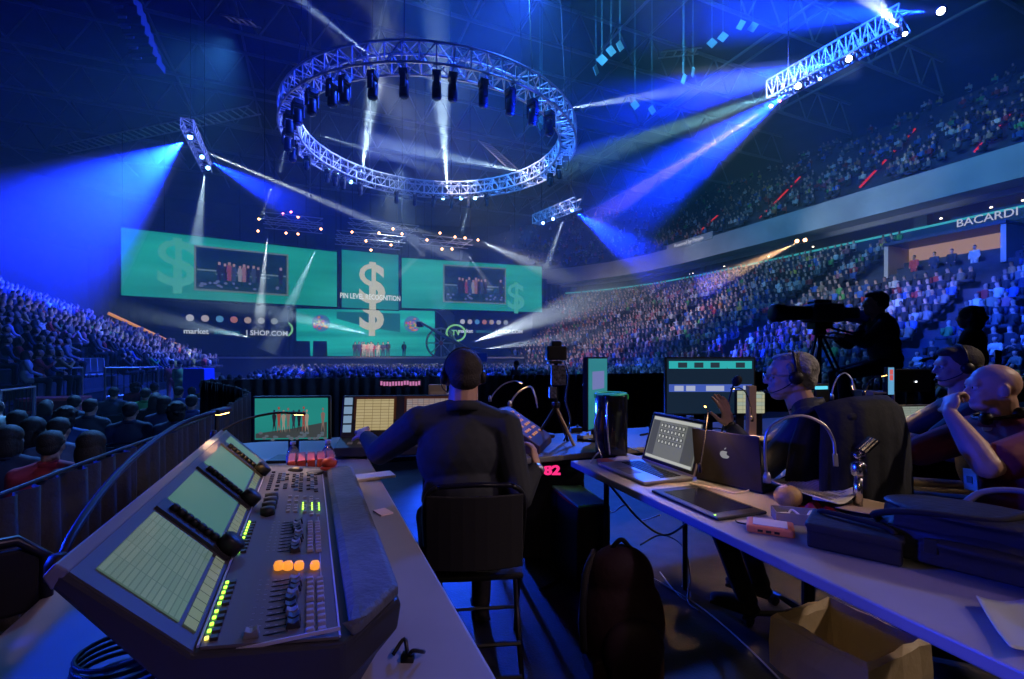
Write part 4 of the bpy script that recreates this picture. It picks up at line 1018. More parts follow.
# curled printed sheets
PRN = mat('printed_paper', (.62,.58,.50), .8)
def sheet(label, cs, curl, m=PRN, lines=True, name='printed_sheet', grp=None):
    P = [onz(x,y,z) for x, y, z in cs]; o = P[0].copy(); r = thing(name, label, 'paper', o, 0, grp)
    b = MB(-o); N = 10; rows = []
    for i in range(N+1):
        u = i/N; row = []
        for j in range(N+1):
            v = j/N; q = P[0].lerp(P[1],u).lerp(P[3].lerp(P[2],u),v); q = q+Vector((0,0,curl*((2*v-1)**2+.4*(2*u-1)**2-.6)))
            row.append(q)
        rows.append(row)
    b.rings(rows, closed=False, caps=False); b.build('sheet', m, r, smooth=True, solid=.0015)
    if lines:
        b = MB(-o)
        for k in range(13):
            v = .12+k*.062; pts = []
            for i in range(7):
                u = .14+i*.12*(1 if k % 4 else .7); q = P[0].lerp(P[1],u).lerp(P[3].lerp(P[2],u),v); pts.append(q+Vector((0,0,curl*((2*v-1)**2+.4*(2*u-1)**2-.6)+.0025)))
            b.tube(pts, .0011, 3)
        b.build('print_lines', mat('ink', (.12,.11,.10), .8), r)
    return r
sheet('curled printed sheet lying under the bent silver gooseneck', [(762,480,.81),(838,508,.81),(860,492,.81),(800,476,.81)], .018)
sheet('second printed sheet behind the first, beside the little chrome stand', [(835,509,.775),(880,517,.775),(905,508,.775),(862,499,.775)], .008, mat('tan_paper', (.5,.36,.22), .8), False)
sheet('blue-lit blank sheet behind the base of the silver gooseneck', [(752,476,.765),(778,480,.765),(793,471,.765),(762,464,.765)], .003, PAPER, False)
r = thing('script_binder', 'thin dark binder the curled sheet rests on', 'binder', onz(818,502,.75), math.radians(-25))
b = MB(); b.box((0,0,.012), (.24,.16,.022)); b.build('cover', BLACK, r, bevel=.004)
b = MB(); b.box((.004,0,.012), (.225,.15,.017)); b.box((0,-.078,.012),(.22,.003,.015)); b.build('pages', PAPER, r)
# mic stand with clip
p = onz(858,511,.75); r = thing('microphone_stand', 'small chrome desk microphone stand with an empty tilted clip', 'microphone stand', p)
b = MB(); b.lathe([(.06,0),(.06,.006),(.02,.012),(.012,.014)], seg=24); b.build('base', BLACK, r, smooth=True)
r.scale = (1.3,1.3,1.12)
b = MB(); b.lathe([(.0125,.01),(.0125,.135)], seg=14); b.build('tube', CHROME, r, smooth=True)
b = MB(); b.lathe([(.018,.125),(.021,.130),(.021,.165),(.016,.172),(.009,.176)], seg=16); b.build('collar', CHROME, r, smooth=True)
b = MB(); b.lathe([(.014,-.011),(.014,.011)], (0,0,.195), 14, Matrix.Rotation(PI/2,3,'X')); b.build('joint', CHROME, r, smooth=True)
q = Matrix.Rotation(.75,3,'Y'); b = MB()
for a in range(10): 
    t = .7+a*.48
    if a < 9: b.box(Vector((.032,0,.226))+q@Vector((.016*math.cos(t),.016*math.sin(t),0)), (.008,.010,.055), q)
b.build('clip', CHROME, r)
b = MB(); b.tube([(.0,0,.195),(.018,0,.210)], .008, 8); b.build('swivel', DARKM, r)
# remeshed organic shapes
def blob(name, prims, vox, m, parent=None, loc=(0,0,0), rz=0, smooth=6, fac=.5, label=None):
    bm = bmesh.new()
    def sph(c, r, R, k=3):
        g = bmesh.ops.create_icosphere(bm, subdivisions=k, radius=1)
        for v in g['verts']: v.co = Vector(c)+R@Vector((v.co.x*r[0], v.co.y*r[1], v.co.z*r[2]))
    I = Matrix.Identity(3)
    for p in prims:
        if p[0] == 'e': sph(p[1], p[2], p[3] if len(p) > 3 and p[3] is not None else I)
        elif p[0] == 'c':
            a, c, r0, r1 = Vector(p[1]), Vector(p[2]), p[3], p[4]
            sph(a, (r0,)*3, I, 2); sph(c, (r1,)*3, I, 2)
            d = c-a; L = d.length
            if L > 1e-5:
                g = bmesh.ops.create_cone(bm, cap_ends=True, segments=14, radius1=r0*.98, radius2=r1*.98, depth=L); q = d.to_track_quat('Z','Y').to_matrix()
                for v in g['verts']: v.co = (a+c)/2+q@v.co
        elif p[0] == 'b':
            g = bmesh.ops.create_cube(bm, size=1); q = p[3] if len(p) > 3 else I
            for v in g['verts']: v.co = Vector(p[1])+q@Vector((v.co.x*p[2][0], v.co.y*p[2][1], v.co.z*p[2][2]))
    me = bpy.data.meshes.new(name); bm.to_mesh(me); bm.free()
    o = bpy.data.objects.new(name, me); C.objects.link(o)
    k = o.modifiers.new('r', 'REMESH'); k.mode = 'VOXEL'; k.voxel_size = vox
    if smooth: k = o.modifiers.new('s', 'SMOOTH'); k.factor = fac; k.iterations = smooth
    dg = bpy.context.evaluated_depsgraph_get(); me2 = bpy.data.meshes.new_from_object(o.evaluated_get(dg)); me2.name = name
    o.modifiers.clear(); o.data = me2; bpy.data.meshes.remove(me)
    me2.materials.clear(); me2.materials.append(m)
    me2.polygons.foreach_set('use_smooth', [True]*len(me2.polygons))
    o.parent = parent; o.location = loc
    if rz: o.rotation_euler = (0,0,rz)
    if label: o['label'] = label
    return o
NAVY = mat('navy_nylon', (.012,.013,.022), .55, bump=.35, bscale=35)
# pouch
p = Vector((1.075,1.475,.75)); r = thing('camera_pouch', 'boxy black padded pouch on the table edge, left of the big shoulder bag', 'bag', p, math.radians(-40))
blob('body', [('b',(0,0,.036),(.235,.17,.068))], .006, NAVY, r, smooth=5)
blob('lid', [('b',(0,0,.076),(.245,.18,.014)),('b',(0,-.09,.068),(.23,.012,.026))], .005, NAVY, r, smooth=3)
b = MB(); b.tube(smooth_path([(-.10,.05,.084),(-.08,.03,.094),(0,0,.096),(.08,-.03,.094),(.10,-.05,.084)],5), .008, 6); b.build('strap', MATTE, r, smooth=True)
# big bag
p = Vector((1.36,1.34,.75)); r = thing('camera_bag', 'big soft dark shoulder bag slumped across the table in front of the bald man', 'bag', p, math.radians(-50)); r.scale = (1,1,.78)
blob('body', [('e',(0,0,.10),(.26,.16,.11)),('b',(0,0,.07),(.42,.26,.12)),('e',(-.12,.05,.15),(.13,.12,.06)),('e',(.12,-.03,.16),(.14,.11,.07)),('e',(.2,.05,.08),(.14,.14,.08))], .008, NAVY, r, smooth=6)
blob('front_pocket', [('b',(0,-.15,.07),(.26,.05,.08)),('e',(0,-.16,.11),(.13,.03,.02))], .007, NAVY, r, smooth=4)
blob('flap', [('e',(-.02,-.03,.20),(.22,.13,.025)),('b',(-.02,-.13,.16),(.34,.02,.06))], .007, mat('navy_flap', (.016,.019,.032), .5, bump=.3, bscale=40), r, smooth=5)
b = MB(); b.tube(smooth_path([(-.24,-.02,.10),(-.24,-.10,.15),(-.14,-.14,.20),(.02,-.12,.215),(.10,0,.225),(.22,.04,.14)],7), .012, 8); b.build('shoulder_strap', MATTE, r, smooth=True)
b = MB(); b.tube(smooth_path([(-.06,.06,.20),(-.02,.10,.25),(.06,.12,.27),(.14,.08,.24),(.16,.03,.19)],7), .011, 8); b.build('handle', mat('grey_webbing', (.18,.19,.22), .6), r, smooth=True)
b = MB(); b.box((-.10,-.177,.10), (.03,.006,.05)); b.box((.10,-.177,.10), (.03,.006,.05)); b.build('buckle', BLACK, r, bevel=.002)
r = sheet('white plastic-wrapped sheet at the right edge of the frame', [(976,602,.765),(1010,655,.765),(1075,640,.765),(1045,597,.765)], .02, mat('wrap_white', (.5,.55,.62), .35), False)
# rubbish bin with liner
bc = Vector((1.150,1.62,0)); br = math.radians(24)
r = thing('waste_bin', 'square bin lined with a crumpled plastic bag under the table edge', 'bin', bc, br)
def rimsq(s, z, n=6, jit=0.0, rnd=random.Random(3)):
    out = []
    for k in range(4):
        a, c = [(-1,-1),(1,-1),(1,1),(-1,1)][k], [(1,-1),(1,1),(-1,1),(-1,-1)][k]
        for i in range(n):
            t = i/n; out.append(((a[0]+(c[0]-a[0])*t)*s+rnd.uniform(-jit,jit), (a[1]+(c[1]-a[1])*t)*s+rnd.uniform(-jit,jit), z+rnd.uniform(-jit,jit)))
    return out
b = MB(); b.rings([rimsq(.115,0), rimsq(.15,.40), rimsq(.144,.40), rimsq(.11,.012)]); b.build('bin_body', mat('bin_card', (.30,.22,.13), .8), r)
b = MB(); b.rings([rimsq(.168,.24,6,.010), rimsq(.170,.33,6,.007), rimsq(.163,.415,6,.005), rimsq(.148,.425,6,.005), rimsq(.138,.40,6,.004), rimsq(.125,.22,6,.010), rimsq(.09,.05,6,.012)], caps=False)
b.build('liner', mat('bin_liner', (.55,.42,.26), .45, bump=.6, bscale=14), r, smooth=False, solid=.002)
# floor things: tower pc, rack unit, backpack, cables
r = thing('computer_tower', 'black computer tower with a green-lit top standing under the desks', 'computer', Vector((.40,2.98,0)), math.radians(15))
b = MB(); b.box((0,0,.25), (.21,.56,.48)); b.build('case', BLACK, r, bevel=.008)
b = MB(); b.box((0,0,.497), (.19,.54,.014)); b.build('top_panel', mat('green_light_paint', (.10,.50,.28), .5), r, bevel=.004)  # green light falling on the top, painted as the panel's colour
b = MB(); 
for i in range(9): b.box((0,-.284,.06+i*.045), (.17,.006,.022))
b.build('front_grille', DARKM, r)
b = MB()
for x in (-.08,.08):
    for y in (-.22,.22): b.box((x,y,.006), (.03,.05,.012))
b.build('feet', RUBBER, r)
p = at(548,472,3.0); r = thing('rack_unit', 'small rack unit with pinkish-red glowing figures below the desk', 'rack unit', Vector((p.x,3.15,.02)), 0)
b = MB(); b.box((.04,.15,.33), (.42,.36,.66)); b.build('case', BLACK, r, bevel=.005)
b = MB(); b.box((.0,-.034,.585), (.26,.006,.075)); q = b.build('display', mat('display_glass', (.01,.01,.015), .2), r)
text('82', 'display_figures', E('pink_digits', (1,.03,.22), 1.1), q, .085, (.035,-.040,.585), (PI/2,0,0), .001, bold=.004, sx=1.3)
p = Vector((.47,2.02,0)); r = thing('backpack', 'slumped dark maroon backpack standing on the floor between the tables', 'backpack', p, .1)
MAR = mat('maroon_nylon', (.028,.008,.010), .7, bump=.3, bscale=30)
blob('body', [('e',(0,0,.22),(.19,.13,.24)),('e',(0,.02,.40),(.15,.11,.14)),('b',(0,0,.06),(.30,.20,.10))], .010, MAR, r, smooth=6)
blob('front_pocket', [('e',(.01,-.12,.17),(.13,.06,.13)),('b',(.01,-.13,.12),(.20,.05,.14))], .009, mat('dark_nylon', (.03,.012,.018), .6), r, smooth=4)
b = MB(); b.tube(smooth_path([(-.10,.06,.50),(-.16,-.02,.44),(-.19,-.08,.30),(-.18,-.06,.14)],6), .016, 8); b.tube(smooth_path([(-.04,.02,.52),(0,.0,.57),(.05,.02,.52)],6), .010, 8); b.build('straps', MATTE, r, smooth=True)
def cable(label, pts, r_=.006, m=RUBBER, grp=None):
    P = [onz(x,y,z) for x, y, z in pts]; o = P[0].copy(); b = MB(-o); b.tube(smooth_path(P,7), r_, 6)
    return tag(b.build('cable', m, loc=o, smooth=True), label, 'cable', grp)
cable('black cable looping over the floor behind the backpack', [(640,545,.05),(660,535,.12),(682,545,.20),(690,575,.06),(688,600,.01),(700,612,.01)])
cable('pale cable bent on the floor right of the backpack', [(660,572,.008),(672,588,.008),(686,600,.008),(690,592,.008),(682,586,.008)], .004, mat('pale_cable', (.4,.4,.42), .5))
cable('long thin cable running over the floor to the waste bin', [(620,560,.008),(690,600,.008),(740,640,.008),(800,700,.008)], .004, mat('pale_cable'))
cable('knotted black cables on the blue floor behind the folding chair', [(520,500,.01),(540,520,.03),(528,540,.01),(545,560,.02),(560,575,.01),(540,590,.01)], .008)
cable('black cable along the floor between chair and computer tower', [(515,520,.01),(532,512,.02),(545,530,.01),(538,552,.01),(555,560,.01)], .008)
cable('pale blue cable hanging below the laptop table', [(600,500,.30),(612,512,.22),(626,505,.34),(640,520,.15),(660,515,.35)], .006, mat('pale_cable'))
cable('black cable drooping below the laptop table into the dark', [(610,485,.62),(640,520,.35),(665,535,.25),(690,520,.45),(700,508,.6)], .007)
cable('white charger cable lying on the table behind the black laptop', [(690,483,.757),(715,488,.757),(735,493,.757),(750,489,.757),(742,480,.757)], .004, WHITEM)
cable('pale cable tangle on the desk left of the silver laptop', [(590,462,.757),(600,452,.77),(612,455,.757),(622,446,.757),(640,452,.757)], .005, WHITEM)
cable('dark cable lying on the far desk below the wide monitor', [(640,435,.757),(662,431,.757),(690,434,.757),(715,428,.757),(735,433,.757)], .006)
b = MB(); b.box((0,0,.006), (.07,.11,.02), .3); tag(b.build('orange_notebook', mat('orange_card', (.65,.16,.06), .6), loc=onz(603,463,.75)+Vector((.02,0,0)), bevel=.002), 'small orange notebook on the corner of the laptop table', 'notebook')
sheet('white sheets beside the orange notebook on the table corner', [(608,463,.754),(628,470,.754),(645,458,.754),(622,452,.754)], .002, PAPER, False)
# ------------------------------------------------------------------ far desk gear
WIDES = streak_screen('wide_screen', (.004,.012,.03), (.01,.03,.06), .9, 1, 0)
m, s, w, h, z0 = monitor('wide_monitor', 'wide dark monitor showing a teal strip of thumbnails above a blue strip', (665,357), (755,415), 3.6, WIDES)
b = MB(); b.quad((-w*.46,-.008,z0+h*.80),(w*.46,-.008,z0+h*.80),(w*.46,-.008,z0+h*.93),(-w*.46,-.008,z0+h*.93)); st1 = b.build('teal_strip', E('strip_teal', (.03,.50,.52), .8), s, recalc=False)
b = MB(); b.quad((-w*.46,-.008,z0+h*.40),(w*.46,-.008,z0+h*.40),(w*.46,-.008,z0+h*.53),(-w*.46,-.008,z0+h*.53)); st2 = b.build('blue_strip', E('strip_blue', (.06,.12,.55), .8), s, recalc=False)
for q, zz, xs in ((st1,.815,(-.36,-.18,.0,.28)),(st2,.415,(-.40,-.27,-.05,.05,.36))):
    b = MB()
    for x in xs: b.quad((x*w,-.0095,z0+h*zz),(x*w+.07,-.0095,z0+h*zz),(x*w+.07,-.0095,z0+h*(zz+.09)),(x*w,-.0095,z0+h*(zz+.09)))
    b.build('thumbnails', E('thumbs_'+('a' if zz > .5 else 'b'), (.02,.04,.06) if zz > .5 else (.45,.5,.7), .8), q, recalc=False)
m, s, w, h, z0 = monitor('monitor', 'narrow-looking angled monitor with a teal picture at the left end of the far desk', (583,357), (612,428), 3.45, streak_screen('teal_dark', (.01,.14,.18), (.05,.35,.4), .8, 6, .3), yaw=1.05)
b = MB(); b.quad((-w*.3,-.008,z0+h*.55),(w*.3,-.008,z0+h*.55),(w*.3,-.008,z0+h*.8),(-w*.3,-.008,z0+h*.8)); b.build('picture_block', E('pic_blue', (.25,.3,.7), .6), s, recalc=False)
p = at(611,420,2.95); r = thing('mini_workstation', 'glossy black upright computer with a green-lit hollow top next to the angled monitor', 'computer', Vector((p.x,2.95,.75)), .2)
b = MB(); b.rings([[(.085*c_*k, .105*s_*k, z) for c_, s_ in [(math.copysign(abs(math.cos(a))**.6, math.cos(a)), math.copysign(abs(math.sin(a))**.6, math.sin(a))) for a in [2*PI*i/28 for i in range(28)]]] for z, k in ((0,.98),(.02,1),(.36,1),(.375,.97),(.375,.86),(.34,.80))]); b.build('shell', mat('gloss_black', (.01,.01,.012), .12), r, smooth=True)
b = MB(); b.tube([(.088*math.cos(a),.108*math.sin(a),.378) for a in [2*PI*i/24 for i in range(25)]], .008, 6); b.build('top_ring', mat('ring_reflection', (.1,.55,.35), .25, emit=(.02,.3,.2), es=.35), r, smooth=True)  # green reflection at the opening put in as colour and faint glow
b = MB()
for i in range(7): b.box((-.06+i*.02,0,.36), (.004,.14,.03), .4)
b.build('vent_fins', mat('fins_reflection', (.05,.4,.12), .4, emit=(.02,.22,.05), es=.3), r)  # same green reflection, given to the fins as colour and glow
b = MB(); b.tube(smooth_path([(-.10,-.05,.30),(-.13,-.06,.20),(-.12,-.07,.08),(-.10,-.1,.0)],6), .006, 6); b.tube(smooth_path([(-.07,-.10,.34),(-.08,-.13,.2),(-.06,-.12,.02)],6), .006, 6); b.build('cables', CHROME, r, smooth=True)
CRM = table_screen('cream_screen', (.50,.48,.30), (.35,.45,.40), (.15,.16,.12), .8, .05, .03)
monitor('small_monitor', 'small cream-lit screen on the far desk left of the upright post', (736,390), (747,414), 3.5, CRM, bez=.006)
monitor('small_monitor', 'small cream-lit screen on the far desk right of the upright post', (755,391), (765,414), 3.5, CRM, bez=.006)
p = at(751,425,3.4); b = MB(); b.box((0,0,.20), (.055,.05,.40)); b.box((0,0,.01), (.14,.12,.02)); tag(b.build('lamplit_post', mat('lamplit_tan', (.50,.33,.20), .5), loc=Vector((p.x,3.4,.75)), bevel=.004), 'upright lamp-lit plastic post on the far desk between two small screens', 'post')  # lamp light on plastic painted into the tan colour
p = at(818,395,3.6); r = thing('equipment_box', 'tall tan-sided unit with a teal top light behind the grey-haired man', 'equipment', Vector((p.x,3.7,.75)), .3)
b = MB(); b.box((-.05,0,.18), (.07,.10,.34)); b.build('tan_side', mat('lamplit_tan'), r, bevel=.004)  # same lamplit tan colour as the post
b = MB(); b.box((.05,0,.20), (.13,.14,.40)); b.build('case', BLACK, r, bevel=.004)
b = MB(); b.box((.03,-.075,.37), (.12,.01,.025)); b.build('light_bar', E('teal_bar', (.1,.6,.8), 1.2), r)
# row of gear right: lit box, blue strip display, dark monitor, laptop with sheet
p = at(879,395,3.7); r = thing('equipment_box', 'warm-lit open metal box beside the narrow blue strip display', 'equipment', Vector((p.x,3.75,.75)), 0)
b = MB(); b.box((0,.1,.17), (.16,.02,.34)); b.box((-.08,0,.17), (.012,.2,.34)); b.box((.08,0,.17), (.012,.2,.34)); b.box((0,0,.33), (.16,.2,.012)); b.box((0,0,.006), (.16,.2,.012)); b.build('shell', mat('warm_metal', (.35,.30,.26), .5), r)
b = MB(); b.box((0,.06,.10), (.10,.05,.16)); b.build('module', GREY, r, bevel=.003)
m, s, w, h, z0 = monitor('strip_monitor', 'narrow upright blue display with small red icons', (887,367), (894,395), 3.65, E('strip_mon', (.15,.45,.75), .8), bez=.004)
b = MB()
for i in range(2): b.box((0,-.009,z0+h*(.62+.2*i)), (.025,.003,.04))
b.build('icons', E('icon_red', (.8,.12,.12), .8), s)
m, s, w, h, z0 = monitor('monitor', 'black monitor facing away on the far desk left of the dark-haired man', (895,369), (931,392), 3.7, mat('dark_screen', (.012,.012,.014), .25))
b = MB(); b.box((w*.05,-.012,z0+h*.45), (.012,.004,.012)); b.build('power_light', E('power_white', (.8,.9,1), 3), m)
SHEET2 = table_screen('spread_screen', (.26,.32,.28), (.30,.35,.31), (.10,.13,.11), .75, .07, .02)
laptop('open laptop with a pale spreadsheet in front of the dark-haired man', Vector((at(918,0,3.45).x,3.40,.80)), .12, .32, .22, .20, .2, GREY, SHEET2)
b = MB(); b.box((0,0,.025), (.36,.27,.045)); tag(b.build('equipment_case', BLACK, loc=Vector((at(918,0,3.45).x,3.32,.752)), rz=.12, bevel=.004), 'flat black case under the dark-haired man\'s laptop', 'case')
# camera on tripod in the middle
p = at(556,432,3.3); r = thing('camera_tripod', 'black camera with a lens hood on a tripod standing on the desk at the middle', 'camera', Vector((p.x,3.3,.75)), .1)
top = 1.33-.75
for a, mm in ((2.7,DARKM),(-.9,mat('gold_leg', (.4,.24,.10), .4)),(.9,DARKM)):
    b = MB(); b.tube([(0,0,top-.32),(.17*math.cos(a),.13*math.sin(a),.0)], .011, 8); b.build('leg', mm, r)
b = MB(); b.tube([(0,0,top-.36),(0,0,top-.02)], .014, 8); b.lathe([(.03,0),(.034,.02),(.03,.04)], (0,0,top-.33), 12); b.build('column', DARKM, r)
b = MB(); b.box((0,0,top+.055), (.14,.09,.10)); b.box((.0,0,top+.12), (.07,.07,.04)); b.box((-.01,0,top-.01), (.10,.08,.02)); b.build('camera_body', BLACK, r, bevel=.012)
b = MB(); b.lathe([(.035,0),(.04,.09),(.05,.14)], (0,.04,top+.055), 16, Matrix.Rotation(-PI/2,3,'X')); b.build('lens', BLACK, r, smooth=True)
b = MB(); b.box((.01,-.03,top-.10), (.10,.05,.14)); b.box((-.03,-.03,top-.22), (.05,.04,.08)); b.build('cable_pouch', mat('speckled', (.08,.08,.10), .5, var=.9, vscale=60), r, bevel=.006)
b = MB(); b.tube(smooth_path([(.06,0,top),(.09,0,top-.12),(.07,0,top-.28),(.10,-.02,top-.42),(.05,-.03,top-.56)],6), .006, 6); b.build('camera_cable', RUBBER, r, smooth=True)
# slanted control wing right of the operator
p = at(508,428,3.0); r = thing('control_wing', 'slanted control wing with amber lit keys right of the seated operator', 'console', Vector((p.x,3.0,.75)), -.25)
b = MB(); b.prism([(-.16,.24),(-.10,.25),(.21,.05),(.21,0),(-.16,0)], 'y', -.03, .42); b.build('body', mat('wing_brown', (.10,.06,.045), .45), r, bevel=.005)
b = MB()
for i in range(6):
    x = -.05+i*.038; z = .25-(x+.10)*.20/.31
    for j in range(7):
        if (i*5+j*3) % 4: b.box((x,.02+j*.052,z+.003), (.018,.022,.006), Matrix.Rotation(.57,3,'Y'))
b.build('lit_keys', E('amber_keys', (.9,.35,.08), .55), r)
GN2 = None
gooseneck('gooseneck lamp with a small orange light right of the operator\'s head', ((490,400,3.3),(495,392,3.3),(504,384,3.3),(514,381,3.3),(519,382,3.28)), 0, .005, None, .035, en=.6, m=STEEL)
gooseneck('unlit pale gooseneck lamp between operator and tripod', ((510,405,3.3),(515,396,3.3),(523,389,3.3),(531,387,3.28),(535,395,3.26),(537,404,3.26)), 0, .007, None, .03, m=STEEL, glow=False)
p = at(432,385,3.3); r = thing('paper_box', 'tan cardboard box standing behind the operator\'s console', 'box', Vector((p.x,3.55,.75)), .1)
b = MB(); b.box((0,0,.20), (.13,.10,.40)); b.build('body', mat('tan_card', (.45,.36,.24), .8), r, bevel=.003)
b = MB(); b.box((0,-.052,.30), (.10,.004,.10)); b.build('flap', mat('tan_card2', (.55,.46,.32), .8), r)
p = at(447,388,3.25); b = MB(); b.box((0,0,.17), (.07,.10,.34)); tag(b.build('paper_carton', mat('tan_card2'), loc=Vector((p.x,3.50,.75)), bevel=.003), 'narrow pale carton just left of the operator\'s head', 'box')
random.seed(31)
for i, (x, y, lab) in enumerate(((548,437,'small orange cup lid on the desk below the tripod'),(575,432,'small dark adapter on the desk right of the tripod'),(585,440,'little white adapter on the desk near the angled monitor'),(655,428,'small black radio on the far desk left of the green bottle'),(690,420,'dark control box on the far desk behind the silver laptop'))):
    p = onz(x,y,.75); b = MB()
    if i == 0: b.lathe([(.05,0),(.055,.012),(.045,.026),(.01,.028)], seg=18)
    else: b.box((0,0,.02), (.10,.07,.04), .3*i); b.lathe([(.012,.04),(.010,.055),(.002,.056)], (.02,0,0), 10)
    tag(b.build(('cup_lid','adapter','adapter','radio','control_box')[i], (mat('cup_orange', (.6,.2,.05), .4),BLACK,WHITEM,BLACK,GREY)[i], loc=p, bevel=.003), lab, ('lid','adapter','adapter','radio','control box')[i])
# desk microphone by the raised hand
p = at(728,432,2.7); r = thing('desk_microphone', 'black foam-tipped microphone on a thin neck by the raised hand', 'microphone', Vector((p.x,2.75,.75)))
t = at(737,381,2.7)-Vector((p.x,2.75,.75)); b = MB(); b.tube(smooth_path([(0,0,0),(-.02,0,.12),(-.01,-.02,.22),t-Vector((.03,0,.05)),t],6), .005, 6); b.build('neck', BLACK, r, smooth=True)
b = MB(); b.ball(t, (.026,.026,.034), 14, Matrix.Rotation(.6,3,'Y')); b.build('foam', MATTE, r, smooth=True)
b = MB(); b.lathe([(.05,0),(.05,.012),(.01,.02)], seg=16); b.build('base', BLACK, r)
# ================================================================== PEOPLE
SKIN = mat('skin', (.52,.30,.22), .5, bump=.08, bscale=200)
SKIN2 = mat('skin_warm', (.60,.36,.27), .45, bump=.08, bscale=200)
HEYE = mat('eye_white', (.7,.7,.68), .25); IRIS = mat('iris', (.05,.03,.02), .2)
def hand(prims, wr, fw, pn, side, curl=.5, spread=.42, s=1.0):
    """wr wrist, fw finger direction, pn palm normal (palm faces along pn), side +1 when the thumb points along fw x pn"""
    fw = Vector(fw).normalized(); pn = Vector(pn); pn = (pn-fw*pn.dot(fw)).normalized(); sd = fw.cross(pn)*side
    M = Matrix((sd, fw, pn)).transposed()
    pc = wr+fw*.048*s
    prims.append(('e', pc, (.040*s,.050*s,.015*s), M)); prims.append(('c', wr, wr+fw*.03*s, .024*s, .022*s))
    for i, (off, ln) in enumerate(((.029,.078),(.010,.088),(-.010,.081),(-.028,.064))):
        p = wr+fw*.088*s+sd*off*s; d = (fw+sd*(off*spread*14)).normalized(); c = curl*(1+.12*i)
        for k, (fr, r) in enumerate(((.45,.0092),(.32,.0086),(.23,.0078))):
            a = c*(.55+.75*k); dd = (d*math.cos(a)+pn*math.sin(a)).normalized(); q = p+dd*ln*fr*s
            prims.append(('c', p, q, r*s, r*.93*s)); p = q
    p = wr+fw*.020*s+sd*.022*s; d = (sd*.75+fw*.62+pn*.25).normalized()
    q = p+d*.040*s; prims.append(('c', p, q, .0135*s, .0115*s)); d = (fw*.85+sd*.30+pn*(.2+.5*curl)).normalized()
    q2 = q+d*.030*s; prims.append(('c', q, q2, .0105*s, .0095*s)); prims.append(('c', q2, q2+(d+pn*.3).normalized()*.024*s, .0095*s, .0085*s))
def head_prims(hc, R, s=1.0):
    def P(x,y,z): return hc+R@Vector((x*s,y*s,z*s))
    pr = [('e', P(0,-.012,.025), (.076*s,.098*s,.092*s), R), ('e', P(0,.022,-.030), (.062*s,.070*s,.075*s), R), ('e', P(0,.048,-.082), (.042*s,.040*s,.030*s), R),
          ('e', P(0,.072,.028), (.052*s,.022*s,.028*s), R), ('c', P(0,.086,.014), P(0,.106,-.020), .008*s, .0115*s), ('e', P(-.010,.096,-.024), (.0075*s,.010*s,.007*s), R), ('e', P(.010,.096,-.024), (.0075*s,.010*s,.007*s), R),
          ('e', P(0,.086,-.052), (.024*s,.014*s,.007*s), R), ('e', P(0,.084,-.064), (.022*s,.013*s,.008*s), R), ('e', P(-.038,.060,-.020), (.020*s,.022*s,.024*s), R), ('e', P(.038,.060,-.020), (.020*s,.022*s,.024*s), R),
          ('c', P(-.045,.079,.022), P(-.012,.090,.024), .008*s, .008*s), ('c', P(.045,.079,.022), P(.012,.090,.024), .008*s, .008*s)]
    for sg in (-1,1):
        pr += [('e', P(sg*.078,-.008,-.008), (.010*s,.020*s,.032*s), R@Matrix.Rotation(sg*.25,3,'Z')), ('e', P(sg*.074,.002,-.030), (.008*s,.010*s,.012*s), R)]
    return pr
